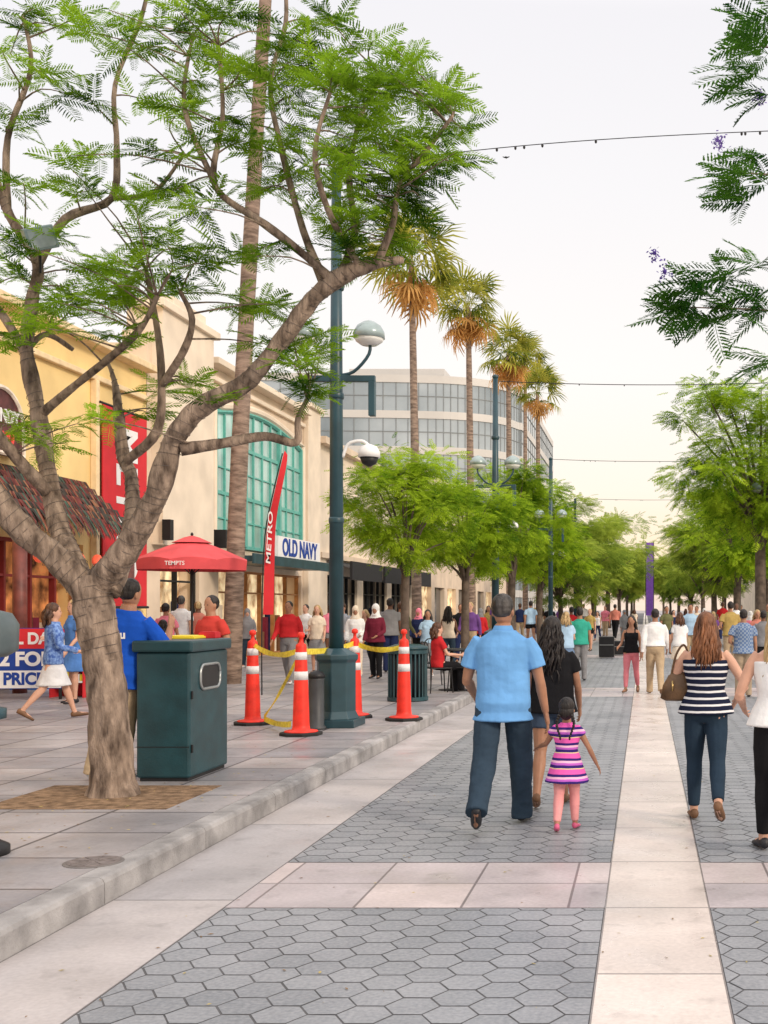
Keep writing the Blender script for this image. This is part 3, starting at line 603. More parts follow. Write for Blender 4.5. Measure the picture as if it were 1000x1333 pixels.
arch=[(ya,zb_),(yb,zb_)]+[(yb-(yb-ya)*i/16,zt+rise*math.sin(PI*i/16)) for i in range(17)]
q=MB(); q.prism_x(arch,FXp+.001,FXp+.03); wn=q.build('window',GLS,on)
q=MB()
for i in range(11):
    y=ya+(yb-ya)*i/10; h=zt+rise*max(0,math.sin(PI*i/10)); q.box(FXp+.03,FXp+(.14 if i in(0,3,7,10) else .09),y-(.09 if i in(0,3,7,10) else .035),y+(.09 if i in(0,3,7,10) else .035),zb_,h)
for z in(3.45,4.9,6.35): q.box(FXp+.031,FXp+.085,ya,yb,z-.05,z+.05)
for z in(4.18,5.62): q.box(FXp+.032,FXp+.075,ya,yb,z-.02,z+.02)
q.tube([(FXp+.06,y,z) for y,z in arch[2:]],.08,6); q.build('frame',TMET,wn)
q=MB(); q.tube([(FXp+.08,y+(.12 if y>yb-.1 else (-.12 if y<ya+.1 else 0)),z+.14) for y,z in [(yb,zb_)]+arch[2:]+[(ya,zb_)]],.12,8); q.build('arch_moulding',BEI2,on)
shop_window(on,28.5,31.0,.5,2.95,2,frame=BLACK); shop_window(on,32.4,40.2,SZ,2.75,6,frame=mat('wood_orange',(.34,.15,.05),.6,.2))
q=MB(); q.box(FXp+.002,FXp+1.35,31.3,39.6,2.92,3.08); q.box(FXp+1.351,FXp+1.42,31.2,39.7,2.86,3.14); q.build('canopy',TEALP,on,bevel=.01)
q=MB(); q.box(FXp+1.20,FXp+1.30,33.6,37.9,3.09,3.76); q.build('sign_panel',WHP,on)
text('sign_lettering','navy',BLUP,(FXp+1.306,35.75,3.43),FX,on,1.02)
for y in(27.9,31.6): q=MB(); q.box(FXp+.3 if y<30 else FXp+.05,FXp+.5,y,y+.2,3.3,3.8); q.build('wall_lamp',BLACK,on)
cs=thing('candy_store_building','yellow stucco candy store with dark red ragged awning and sign at the left edge','building')
q=MB(); H1=7.3; ops=[(12,20.2,SZ,3.0),(20.8,24.6,SZ,3.0)]
wall_ops(q,FXp,.6,6,27.7,0,H1,ops); q.box(-30,FXp-.6,6,27.7,0,H1-.3); q.build('wall',YLW,cs)
q=MB(); q.box(FXp-.5,FXp+.3,6,27.74,H1+.001,H1+.16); q.box(FXp+.001,FXp+.12,6,27.7,6.6,6.72); q.box(FXp+.001,FXp+.15,24.9,25.05,SZ,6.6); q.build('cornice',mat('cornice_ochre',(.80,.62,.38),.9,.1),cs,bevel=.02)
for a,b in((12,20.2),(20.8,24.6)): shop_window(cs,a,b,SZ,3.0,4,frame=mat('frame_red',(.2,.02,.02),.5,.1),glow=WARMR)
q=MB(); rr_=random.Random(3)
for row in range(7):
    n=90; xa=FXp+.02+row*.165; za=4.35-row*.15
    for i in range(n):
        y=20.3+i*(4.4/n); ln=.22+rr_.uniform(0,.16); w_=4.4/n*rr_.uniform(.8,1.7)
        q.add([(xa,y,za),(xa,y+w_,za),(xa+.18,y+w_*.9,za-ln),(xa+.19,y+w_*.5,za-ln-.08),(xa+.18,y+w_*.1,za-ln)],[(0,1,2,3,4)],rr_.choice([0,0,0,1,1,1,1,2,3]))
q.build('awning',[mat('awn_red',(.13,.025,.02),.8,.6,6),mat('awn_dark',(.04,.032,.025),.8,.5,4),mat('awn_orange',(.24,.10,.05),.8,.4,9),mat('awn_green',(.05,.10,.07),.8,.4)],cs)
sg=MB(); sg.prism_x([(21.0+.75*math.cos(PI*i/14),4.95+.75*math.sin(PI*i/14)) for i in range(15)]+[(20.25,4.5),(21.75,4.5)],FXp+.02,FXp+.25); sg.build('sign_board',mat('sign_maroon',(.10,.03,.03),.6,.5,4),cs)
sg=MB(); sg.tube([(FXp+.26,21.0+.75*math.cos(PI*i/14),4.95+.75*math.sin(PI*i/14)) for i in range(15)]+[(FXp+.26,20.25,4.5),(FXp+.26,21.75,4.5),(FXp+.26,21.75,4.95)],.045,6); sg.build('sign_trim',mat('sign_cream',(.75,.66,.55),.5,.2),cs)
text('sign_lettering','candy',WHP,(FXp+.26,21.05,5.17),FX,cs,.9); text('sign_lettering','land',mat('sign_red',(.75,.06,.05),.5,.1,emit=.15),(FXp+.26,21.05,4.77),FX,cs,.9)
for y in(20.45,24.75):
    q=MB(); q.tube([(FXp+.9,y,SZ),(FXp+.9,y,3.1)],[.12,.12],14); q.build('column',mat('column_red',(.16,.045,.035),.5,.3),cs,True)
for k in range(5):
    q=MB(); y=21.2+k*.75; q.ell((FXp+.85,y,2.62),(.11,.11,.13),10); q.build('lantern',mat('lantern_red',(.9,.12,.06),.6,.3,8,emit=.5),cs,True)
q=MB(); q.box(FXp+.3,FXp+.9,21.2,24.3,SZ,1.0,0); q.box(FXp+.3,FXp+.95,21.1,24.4,1.001,1.06,1)
for i in range(24): y=21.25+i*.125; q.box(FXp+.5,FXp+.62,y,y+.1,1.061,1.061+random.uniform(.08,.22),2+i%3)
q.build('counter',[mat('ct_blue',(.02,.10,.35),.5,.2),WHP,RED,YEL,TMET],cs)
ds=thing('display_stand','red and white display stand with small goods beside the price sign','stand',(PX(94,19.6),19.6,SZ))
q=MB(); 
for z in(.25,.55,.85): q.box(-.28,.28,-.2,.2,z,z+.03)
q.build('shelf',WHP,ds); q=MB(); q.box(-.30,.30,.201,.23,0,1.15); q.build('back_panel',RED,ds)
for x in(-.29,.27): q=MB(); q.box(x,x+.02,-.2,.2,0,.9); q.build('side_panel',RED,ds)
q=MB()
for z in(.281,.581,.881):
    for i in range(9): x=-.25+i*.058; q.box(x,x+.045,-.17,-.05,z,z+random.uniform(.08,.18),i%4)
q.build('goods',[YEL,BLUP,RED,WHP],ds)
bn=thing('wall_banner','tall red vertical banner with white rotated letters on the yellow shop wall','banner',(FXp,26.2,3.9))
q=MB(); q.box(.16,.19,-1.1,1.1,-2.2,2.2); q.build('banner_cloth',RED,bn)
q=MB(); q.tube([(.175,-1.2,2.23),(.175,1.2,2.23)],.03); q.build('pole',BLACK,bn); q=MB(); q.tube([(.175,-1.2,-2.23),(.175,1.2,-2.23)],.03); q.build('pole',BLACK,bn)
LET['metro'].transform(Matrix.Rotation(R(-90),4,'Z')); text('lettering','metro',WHP,(.196,0,.1),FX,bn,1.5,1.1)
b2_=thing('corner_shop_building','low cream building with dark awnings behind the row of trees','building'); q=MB(); ops=[(43.5,48,SZ,2.9),(49,53.5,SZ,2.9),(54.5,59,SZ,2.9)]
wall_ops(q,FXp,.6,42.3,60,0,7.7,ops); q.box(-30,FXp-.6,42.3,60,0,7.4); q.build('wall',BEI2,b2_)
q=MB(); q.box(FXp-.5,FXp+.3,42.25,60.1,7.701,7.95); q.box(FXp+.001,FXp+.15,42.3,60,3.5,3.7); q.build('cornice',BEI,b2_)
for a,b,c,d in ops:
    shop_window(b2_,a,b,c,d,4,frame=BLACK,glow=DGL); q=MB(); q.prism_x([(a-.2,3.4),(b+.2,3.4),(b+.2,2.7),(a-.2,2.7)],FXp+.9,FXp+1.0); q.add([(FXp+.01,a-.2,3.45),(FXp+.01,b+.2,3.45),(FXp+1.0,b+.2,3.1),(FXp+1.0,a-.2,3.1)],[(0,1,2,3)]); q.build('awning',mat('awn_black',(.015,.015,.018),.7,.2),b2_)
b3=thing('long_shop_building','long pale building with upper windows behind the far trees on the left','building'); q=MB(); ops=[(61.5+i*4.2,64.5+i*4.2,4.6,6.8) for i in range(10)]
wall_ops(q,FXp,.6,60.4,104,3.2,9.3,ops); wall_ops(q,FXp,.6,60.4,104,0,3.2,[(61.5+i*4.2,64.7+i*4.2,SZ,2.8) for i in range(10)]); q.box(-28,FXp-.6,60.4,104,0,9.0); q.build('wall',BEI,b3)
for i in range(10):
    q=MB(); q.box(FXp-.3,FXp-.25,61.5+i*4.2,64.5+i*4.2,4.6,6.8); q.build('window',DGL,b3); q=MB(); q.box(FXp-.3,FXp-.25,61.5+i*4.2,64.7+i*4.2,SZ,2.8); q.build('shopfront',DGL if i%2 else WARM,b3)
b4=thing('right_side_building','long pale building on the right side of the street behind the trees','building'); q=MB(); ops=[(82+i*4.4,85+i*4.4,4.6,6.8) for i in range(16)]
q.box(12,30,80,154,0,9); q.build('wall',BEI2,b4)
for a,b,c,d in ops: q=MB(); q.box(11.93,11.99,a,b,c,d); q.build('window',DGL,b4)
ob=thing('office_building','grey glass office block with pale horizontal bands and rounded corner behind the palms','building')
pth=[(-58,104.6),(-42,105.4),(-30,106.2),(-22,106.9),(-17.5,107.8),(-14.2,110),(-12.6,113.5),(-12.1,118),(-12,150)]
pp_,_r=path([(x,y,0) for x,y in pth],[1]*len(pth),6); pth=[(p.x,p.y) for p in pp_]
def band(q,z0,z1,off,mi=0):
    nrm=[]
    for i in range(len(pth)):
        a=pth[max(i-1,0)];b=pth[min(i+1,len(pth)-1)]; d=V((b[0]-a[0],b[1]-a[1],0)).normalized(); nrm.append(V((d.y,-d.x,0)))
    vs_=[];n=len(pth)
    for z in(z0,z1):
        for i,(x,y) in enumerate(pth): vs_.append((x+nrm[i].x*off,y+nrm[i].y*off,z))
    fs=[(i,i+1,i+1+n,i+n) for i in range(n-1)]
    b=2*n
    for z in(z0,z1):
        for i,(x,y) in enumerate(pth): vs_.append((x-nrm[i].x*1.0,y-nrm[i].y*1.0,z))
    fs+=[(n+i,n+i+1,b+n+i+1,b+n+i) for i in range(n-1)]+[(i+1,i,b+i,b+i+1) for i in range(n-1)]
    q.add(vs_,fs,mi); return nrm
OGL=mat('office_glass',(.20,.26,.30),.08,.35,.10,spec=1.0,c2=(.44,.50,.54)); OSP=mat('office_band',(.56,.545,.52),.5,.06,.3)
TOPZ=23.2; q=MB(); band(q,0,TOPZ-.4,-.06); q.build('glass_wall',OGL,ob)
fl=7; fh=TOPZ/fl
for i in range(fl):
    q=MB(); z=(i+1)*fh; nr=band(q,z-.70,z,.04); q.build('floor_band',OSP,ob)
q=MB(); MUL=mat('mull',(.22,.24,.25),.5,.1)
for i in range(0,len(pth)):
    x,y=pth[i]; n_=nr[i]; q.tube([(x-n_.x*.05,y-n_.y*.05,0),(x-n_.x*.05,y-n_.y*.05,TOPZ-.7)],.05,4)
    if i<len(pth)-1:
        x2,y2=pth[i+1]; L=math.hypot(x2-x,y2-y); kk=max(1,int(L/1.5))
        for j in range(1,kk): t=j/kk; q.tube([(x+(x2-x)*t-n_.x*.05,y+(y2-y)*t-n_.y*.05,0),(x+(x2-x)*t-n_.x*.05,y+(y2-y)*t-n_.y*.05,TOPZ-.7)],.035,4)
for i in range(fl): band(q,i*fh+1.35,i*fh+1.41,.0)
q.build('mullions',MUL,ob)
q=MB(); q.add([(x,y+.5,TOPZ-.3) for x,y in pth]+[(-58,150,TOPZ-.3)],[tuple(range(len(pth)+1))]); q.build('roof',GREYC,ob)
q=MB(); q.box(-28,-19,109,124,TOPZ-.3,TOPZ+1.0); q.build('plant_room',OSP,ob)
pb=thing('banner_tower','tall purple banner tower at the far end of the street','banner',(PX(846,90),90,0))
q=MB(); q.box(-.28,.28,-.1,.1,1.0,6.7); q.build('banner_cloth',mat('violet',(.20,.08,.45),.6,.15),pb); q=MB(); q.box(-.34,-.285,-.1,.1,0,6.8); q.box(.285,.34,-.1,.1,0,6.8); q.build('frame',BLACK,pb)
# ------------------------------------------------------------ street furniture
bin_=thing('litter_bin','square dark green metal litter bin with rounded opening beside the front tree','bin',(-4.22,10.54,SZ))
q=MB(); q.box(-.235,.235,-.46,.46,.03,1.13); q.build('bin_body',TEAL,bin_,bevel=.02)
q=MB(); q.box(-.265,.265,-.49,.49,1.132,1.235); q.build('lid',TEAL,bin_,bevel=.02)
q=MB(); q.box(-.21,.21,-.44,.44,0,.028); q.build('plinth',BLACK,bin_)
def rr2(cy,cz,w,h,r,n=6):
    o=[]
    for (sx,sz,a0) in((1,1,0),(-1,1,90),(-1,-1,180),(1,-1,270)):
        for i in range(n+1): a=R(a0+90*i/n); o.append((cy+sx*(w-r)+r*math.cos(a),cz+sz*(h-r)+r*math.sin(a)))
    return o
q=MB(); q.prism_x(rr2(0,.90,.23,.105,.08),.236,.240); q.build('opening',BLACK,bin_)
q=MB(); q.tube([(.242,y,z) for y,z in rr2(0,.90,.235,.11,.08)]+[(.242,.235,.93)],.014,6); q.build('opening_rim',STEEL,bin_,True)
for z in(.25,.72): q=MB(); q.tube([(.245,-.43,z),(.245,-.43,z+.07)],.01,8); q.build('hinge',BLACK,bin_)
q=MB(); q.box(-.232,.232,-.464,-.461,.30,.306); q.build('panel_seam',BLACK,bin_)
for nm,lb,x,y,w,d,h,m_ in(('paper_tray','flat yellow paper tray on top of the green litter bin',-4.28,10.75,.15,.2,.02,YEL),('food_box','small red box on the back of the green litter bin lid',-4.12,10.9,.08,.07,.05,RED),('paper_cup','small white carton on top of the green litter bin',-4.35,10.35,.04,.04,.05,WHP)):
    q=MB(); q.box(x-w,x+w,y-d,y+d,SZ+1.236,SZ+1.236+h); q.box(x-w*.9,x+w*.9,y-d*.9,y+d*.9,SZ+1.2365+h,SZ+1.245+h); tag(q.build(nm,m_,bevel=.006),lb,'litter')
CN=None; cones=[]
clab=['orange traffic delineator cone leftmost of the four, nearest the shops','orange delineator cone in front of the small grey bollard','orange delineator cone just behind the lamp post base','orange delineator cone rightmost of the four, by the kerb']
for i,(px,Y,ry) in enumerate([(329,15.0,0),(392,13.75,20),(462,15.9,40),(526,15.55,10)]):
    X=PX(px,Y)
    if CN is None:
        CN=thing('traffic_cone',clab[i],'traffic cone',(X,Y,SZ),0,'orange cones around the lamp post')
        q=MB(); q.loft([(V((0,0,z)),V((r_,0,0)),V((0,r_,0))) for r_,z in((.25,0),(.25,.03),(.235,.04))],8); q.build('base',RUB,CN)
        q=MB(); q.lathe([(.20,.041),(.19,.055),(.105,.07),(.098,.12),(.087,.5),(.063,1.05),(.058,1.08),(.03,1.10),(.022,1.12),(.022,1.16),(.042,1.17),(.042,1.21),(.02,1.23)],n=24); q.build('cone_body',ORA,CN,True)
        for a,b in((.66,.76),(.90,.99)): q=MB(); ra=lambda z:.087-(z-.5)*.0436; q.lathe([(ra(a)+.003,a),(ra(b)+.003,b)],n=24); q.build('reflective_band',WHT,CN,True)
    else: dup(CN,(X,Y,SZ),R(ry),clab[i])
    cones.append(V((X,Y,SZ)))
def tape(label,a,b,sag,tw=0):
    q=MB(); n=36; a=V(a);b=V(b); w=.036; L=[]
    for i in range(n+1):
        t=i/n; p=a.lerp(b,t)-V((0,0,sag*4*t*(1-t))); an=tw*math.sin(t*7+a.x)+.2*math.sin(t*5); u=V((0,math.sin(an),math.cos(an)))*w; L+= [p-u,p+u]
    for i in range(n): q.add([L[2*i],L[2*i+2],L[2*i+3],L[2*i+1]],[(0,1,2,3)])
    bm_=q.build('caution_tape',YEL); bm_.data.materials[0]=mat('tape_print',(.80,.62,.03),.45,.3,22,c2=(.9,.74,.08)); tag(bm_,label,'tape','yellow caution tape strung round the cones')
tz=lambda z:V((0,0,z))
tape('yellow caution tape from the front cone to the cone behind the lamp post',cones[1]+tz(1.0),cones[2]+tz(1.03),.04,.5)
tape('yellow caution tape from the cone behind the lamp post to the kerbside cone',cones[2]+tz(1.03),cones[3]+tz(1.0),.07,.6)
tape('loose yellow caution tape sloping down from the front cone to the leftmost cone',cones[1]+tz(1.02),cones[0]+V((.18,-.1,.10)),.05,1.0)
tape('yellow caution tape running from the leftmost cone to the front cone at the top',cones[0]+tz(1.05),cones[1]+V((-.02,.03,1.02)),.10,.7)
tape('end of yellow tape trailing on the pavement left of the front cone',cones[0]+V((.2,-.15,.09)),cones[1]+V((-.15,.1,.12)),.03,.4)
bo=thing('bollard','short dark grey round bollard between the front cone and lamp post','bollard',(PX(412,14.4),14.4,SZ))
q=MB(); q.lathe([(.12,0),(.12,.03),(.095,.05),(.095,.62),(.10,.64)],n=20); q.build('post',mat('bollard_grey',(.05,.055,.06),.5,.2),bo,True); q=MB(); q.lathe([(.105,.641),(.105,.68),(.07,.72),(.01,.735)],n=20); q.build('cap',BLACK,bo,True)
def lamppost(label,X,Y):
    t=thing('lamp_post',label,'lamp post',(X,Y,SZ),0,'dark green lamp posts along the promenade')
    q=MB(); q.box(-.30,.30,-.30,.30,0,.10); q.loft([(V((0,0,z)),V((r,0,0)),V((0,r,0))) for r,z in((.30,.10),(.27,.16),(.25,.2),(.25,.82),(.28,.86),(.28,.92),(.2,.96),(.13,1.0))],8); q.build('base',TEALP,t,bevel=.01)
    q=MB(); q.tube([(0,0,1.0),(0,0,4.4),(0,0,7.1)],[.093,.080,.060],16); q.build('pole',TEALP,t,True)
    q=MB(); q.ell((0,0,7.12),(.08,.08,.06),12); q.build('finial',TEALP,t,True)
    for s in(-1,1):
        q=MB(); q.tube([(0,0,4.5),(s*.22,0,4.55),(s*.42,0,4.78),(s*.42,0,4.98)],.022,8,k=4); q.build('arm',TEALP,t,True)
        q=MB(); q.lathe([(.20,-.02),(.195,.06),(.15,.14),(.075,.19),(.02,.21)],(s*.42,0,5.0),20); q.build('lamp_shade',mat('shade_green',(.34,.42,.42),.25,.15,metal=.2),t,True)
        q=MB(); q.lathe([(.10,-.11),(.17,-.06),(.187,-.021)],(s*.42,0,5.0),20); q.build('lamp_glass',mat('opal',(.75,.75,.72),.3,.05),t,True)
    q=MB(); q.box(-.48,.50,-.035,.035,4.42,4.50); q.box(.42,.50,-.05,.05,3.98,4.419); q.build('crossbar',TEALP,t,bevel=.006)
    q=MB(); q.tube([(.08,0,3.45),(.15,0,3.62),(.32,0,3.66),(.42,0,3.60)],.022,8,k=4); q.build('hook_arm',WHP,t,True)
    q=MB(); q.lathe([(.14,-.05),(.14,.02),(.10,.09),(.02,.12)],(.42,0,3.5),18); q.build('camera_housing',WHP,t,True); q=MB(); q.lathe([(.02,-.17),(.09,-.13),(.12,-.051)],(.42,0,3.5),18); q.build('camera_dome',BLACK,t,True)
    for z in(2.6,4.2,5.6): q=MB(); q.lathe([(.09,0),(.097,.02),(.097,.06),(.09,.08)],(0,0,z),16); q.build('collar',TEALP,t,True)
    return t
lp=lamppost('tall dark green lamp post with octagonal base behind the orange cones',PX(438,14.8),14.8)
for px,Y,lb in((645,28,'dark green lamp post rising between the trees right of the palms'),(717,43.5,'lamp post left of the far street trees, third along the left side'),(749,60,'small distant lamp post, fourth along the left side'),(775,84,'smallest lamp post at the far end of the left side')): dup(lp,(PX(px,Y),Y,SZ),0,lb)
for px,Y,lb in((978,34,'dark lamp post in front of the large tree on the right side'),(945,52,'thin lamp post among the right side trees, second along')): dup(lp,(PX(px,Y)+.6,Y,SZ),0,lb)
def wire(label,Y,x0,x1,z,nb,dz0=0):
    t=thing('string_light',label,'string light',(0,0,0),0,'wires strung across the street')
    q=MB(); pts=[(x0+(x1-x0)*i/24,Y,z+dz0*(1-i/24)**3-.10*4*(i/24)*(1-i/24)) for i in range(25)]; q.tube(pts,.006 if Y<20 else .011,5); q.build('cable',BLACK,t)
    rr=random.Random(int(Y))
    for i in range(nb):
        u=rr.uniform(.05,.95); x=x0+(x1-x0)*u; q=MB(); q.ell((x,Y,z+dz0*(1-u)**3-.4*u*(1-u)-.02),(.017,.017,.027),8); q.build('bulb',BLACK,t)
wire('dark string light wire crossing the sky near the top of the picture',14.8,-3.95,4.2,7.9,14,-.6)
wire('dark wire across the street second from the top',31.5,-4.0,4.5,7.85,10); wire('thin dark wire across the street third from the top',48.5,-4.0,4.5,7.9,8); wire('faint dark wire across the street nearest the horizon',66,-4.0,4.5,7.9,6)
q=MB(); c=P(659,205,30); q.tube([c+V((-.09,0,.02)),c,c+V((.09,0,.025))],[.008,.022,.008],6,k=3); q.tube([c+V((0,-.05,0)),c+V((0,.06,0))],[.02,.01],6); tag(q.build('bird',BLACK),'tiny dark bird flying alone in the sky','bird')
sb=thing('slatted_bin','round dark green slatted litter bin behind the kerbside cone','bin',(PX(531,18.8),18.8,SZ))
q=MB(); q.lathe([(.26,.02),(.26,.80)],n=20); q.build('liner',BLACK,sb,True)
q=MB()
for i in range(26):
    a=2*PI*i/26; x,y=.30*math.cos(a),.30*math.sin(a); q.tube([(x,y,.04),(x,y,.82)],.018,5)
q.build('slats',TEAL,sb); 
for z in(.04,.80): q=MB(); q.lathe([(.30,z-.03),(.33,z-.03),(.33,z+.03),(.30,z+.03)],n=28); q.build('hoop',TEAL,sb)
q=MB(); q.lathe([(.34,.84),(.33,.88),(.2,.92),(.10,.925)],n=28); q.build('lid',TEAL,sb,True)
ff=thing('feather_flag','tall red feather flag with white lettering in front of the clothes shop','flag',(PX(341,20),20,SZ))
q=MB(); fz=lambda py:PZ(py,20)-SZ; pl=[(0,0,0),(0,0,fz(800)),(.05,0,fz(700)),(.20,0,fz(640)),(.36,0,fz(590))]; q.tube(pl,.012,8,k=4); q.build('pole',BLACK,ff,True)
pts,_=path(pl[1:],[1]*4,6); q=MB(); vs_=[];n=len(pts)
for i,p in enumerate(pts): t=i/(n-1); w=.165*(1-t)**.35+.015; vs_+= [(p.x+.02,0,p.z),(p.x+.02+w,.03*math.sin(t*9),p.z+.05*t)]
q.add(vs_,[(2*i,2*i+1,2*i+3,2*i+2) for i in range(n-1)]); q.build('flag_cloth',RED,ff)
LET['flag'].transform(Matrix.Rotation(R(83),4,'Z')); text('lettering','flag',WHP,(.145,-.035,fz(700)),FC,ff,.8,2.0)
um=thing('parasol','red market parasol with small white lettering outside the shops','parasol',(PX(250,20.9),20.9,SZ))
q=MB(); R0=1.0; ap=2.74; ed=2.36; vs_=[(0,0,ap)]; 
for rr_,z in((.33,2.66),(.66,2.53),(R0,ed),(R0*.985,ed-.17)):
    for i in range(32):
        a=2*PI*i/32; s4=abs(math.sin(a*4)); k=1-.07*s4; vs_.append((rr_*k*math.cos(a),rr_*k*math.sin(a),z+(.045*s4 if rr_>.9 and z>2.3 else (.03*math.sin(a*16) if z<2.3 else .012*s4))))
fs=[(0,1+i,1+(i+1)%32) for i in range(32)]
for j in range(3): fs+=[(1+j*32+i,1+(j+1)*32+i,1+(j+1)*32+(i+1)%32,1+j*32+(i+1)%32) for i in range(32)]
q.add(vs_,fs); q.build('canopy',REDU,um); q=MB(); q.lathe([(.35,2.69),(.13,2.79),(.02,2.82)],n=16); q.build('canopy_vent',REDU,um); q=MB(); q.lathe([(.02,2.82),(.03,2.85),(.01,2.88)],n=8); q.build('finial',BLACK,um)
q=MB(); q.tube([(0,0,.05),(0,0,2.73)],.022,8); q.build('pole',BLACK,um)
for i in range(8): a=PI/4*i; q=MB(); q.tube([(0,0,2.1),(.5*math.cos(a),.5*math.sin(a),2.54)],.01,5); q.build('rib',BLACK,um)
q=MB(); q.lathe([(.30,0),(.30,.06),(.06,.10)],n=20); q.build('base',BLACK,um); text('lettering','para',WHP,(.10,-1.02,2.285),FC,um)
ps=thing('price_sign','blue red and white price sign board at the left edge of the pavement','sign',(PX(20,19),19,SZ),R(8))
q=MB(); q.box(-.85,.72,-.03,.03,.18,1.18); q.build('board',BLUP,ps); q=MB(); q.box(-.85,.72,-.034,-.031,.84,1.17); q.build('red_panel',RED,ps); q=MB(); q.box(-.85,.72,-.034,-.031,.19,.48); q.build('white_panel',WHP,ps)
text('lettering','all',WHP,(.21,-.037,1.0),FC,ps,.92); text('lettering','two',WHP,(.18,-.035,.66),FC,ps); text('lettering','price',BLUP,(.20,-.037,.335),FC,ps,.92)
for x in(-.8,.68): q=MB(); q.box(x,x+.04,-.02,.02,0,.18); q.build('leg',BLACK,ps)
pe=thing('information_pedestal','dark green street pedestal with hooded top cut off by the left edge','pedestal',(PX(-32,7.1),7.1,SZ))
q=MB(); q.lathe([(.19,0),(.19,.05),(.12,.09),(.05,.12)],n=24); q.build('foot',BLACK,pe,True); q=MB(); q.tube([(0,0,.1),(0,0,1.2)],.045,12); q.build('post',TEALP,pe,True)
q=MB(); q.lathe([(.05,.82),(.17,.84),(.17,.90),(.05,.93)],n=24); q.build('shelf',TEALP,pe,True); q=MB(); q.lathe([(.17,1.22),(.235,1.26),(.24,1.42),(.2,1.49),(.05,1.53)],n=24); q.build('hood',mat('hood_grey',(.10,.13,.14),.4,.2),pe,True)
for i,(px,Y,w,h) in enumerate([(790,38,.5,.7),(803,40,.6,.5)]):
    t=thing('equipment_case',['tall black equipment case standing in the far street','low black equipment case right of the tall one in the street'][i],'case',(PX(px,Y),Y,0)); q=MB(); q.box(-w/2,w/2,-.25,.25,.03,h); q.build('case_body',BLACK,t,bevel=.02); q=MB(); q.box(-w/2+.02,w/2-.02,-.26,-.255,h*.6,h*.63); q.build('latch_strip',STEEL,t)
# ------------------------------------------------------------ foliage
def frond_template(pairs,droop=.22,w=.30,pw=.022,serr=0,seed=1,bend=.0):
    r_=random.Random(seed); vs=[];fs=[]
    def rh(p,d,l,wd,dz=0):
        s_=np.array([-d[1],d[0],0.]); s_/=max(np.linalg.norm(s_),1e-6); i=len(vs); e=p+d*l+np.array([0,0,dz]); vs.extend([p,p+d*l*.45+s_*wd,e,p+d*l*.45-s_*wd]); fs.append((i,i+1,i+2,i+3))
    for i in range(pairs):
        t=.10+.90*(i+.5)/pairs; L=w*(math.sin(PI*(.13+.78*t))**.6)
        for s in(-1,1):
            base=np.array([t+r_.uniform(-.01,.01),bend*t*t,-droop*t*t]); a0=r_.uniform(-.12,.12)
            d=np.array([.60+.3*t+a0,s*1.,-.20+r_.uniform(-.15,.12)]); d/=np.linalg.norm(d); l=L*r_.uniform(.85,1.1)
            rh(base,d,l,pw,-.03)
            if serr:
                for j in range(serr):
                    u=(j+.7)/(serr+.6); q=base+d*l*u
                    for s2 in(-1,1):
                        a=s2*.62; d2=np.array([d[0]*math.cos(a)-d[1]*math.sin(a),d[0]*math.sin(a)+d[1]*math.cos(a),d[2]]); rh(q,d2,.052*(1.15-u*.7),.013)
    for i in range(4):
        a=i/4;b=(i+1)/4; k=len(vs); r=.006
        vs.extend([np.array([a,bend*a*a-r,-droop*a*a]),np.array([b,bend*b*b-r,-droop*b*b]),np.array([b,bend*b*b+r,-droop*b*b]),np.array([a,bend*a*a+r,-droop*a*a])]); fs.append((k,k+1,k+2,k+3))
    return np.array(vs),np.array(fs)
TFS=[frond_template(12,.15,.32,.022,3,1,.05),frond_template(11,.35,.36,.022,3,2,-.10),frond_template(13,.50,.30,.020,3,3,.12),frond_template(11,.28,.34,.023,3,4,-.04)]
TM=[frond_template(6,.2,.38,.050),frond_template(5,.35,.42,.054,0,5)]
def scatter(name,tpls,inst,m,parent=None):
    AV=[];AF=[];off=0
    if not isinstance(tpls,list): tpls=[tpls]
    for ti,(Vt,Ft) in enumerate(tpls):
        sub=inst[ti::len(tpls)]; n=len(sub)
        if not n: continue
        p=np.array([s[0] for s in sub]); d=np.array([s[1] for s in sub]); l=np.array([s[2] for s in sub])
        d/=np.linalg.norm(d,axis=1)[:,None]; z=np.zeros_like(d); z[:,2]=1
        s_=np.cross(z,d); s_/=np.maximum(np.linalg.norm(s_,axis=1),1e-4)[:,None]; u=np.cross(d,s_); a=rng.uniform(-.7,.7,n)[:,None]
        s2=s_*np.cos(a)+u*np.sin(a); u2=np.cross(d,s2); M=np.stack([d,s2,u2],axis=1)
        out=np.einsum('vk,nkj->nvj',Vt,M)*l[:,None,None]+p[:,None,:]
        AV.append(out.reshape(-1,3)); AF.append((Ft[None]+(np.arange(n)*len(Vt))[:,None,None]).reshape(-1,4)+off); off+=n*len(Vt)
    vv=np.concatenate(AV); fs=np.concatenate(AF); nf=len(fs)
    me=bpy.data.meshes.new(name); me.vertices.add(len(vv)); me.vertices.foreach_set('co',vv.ravel()); me.loops.add(nf*4); me.loops.foreach_set('vertex_index',fs.ravel().astype(np.int32)); me.polygons.add(nf); me.polygons.foreach_set('loop_start',(np.arange(nf)*4).astype(np.int32)); me.update(calc_edges=True); me.materials.append(m)
    return link(bpy.data.objects.new(name,me),parent)
def blossom(pts,parent,r=.05,n=30):
    q=MB()
    for c in pts:
        for i in range(n):
            p=V(c)+V((random.gauss(0,r),random.gauss(0,r),random.gauss(0,r*1.3))); u=V((random.uniform(-1,1),random.uniform(-1,1),random.uniform(-1,1))).normalized()*.013; w=u.orthogonal().normalized()*.01; q.add([p-u,p+w,p+u,p-w],[(0,1,2,3)])
    q.build('blossom',PURP,parent)
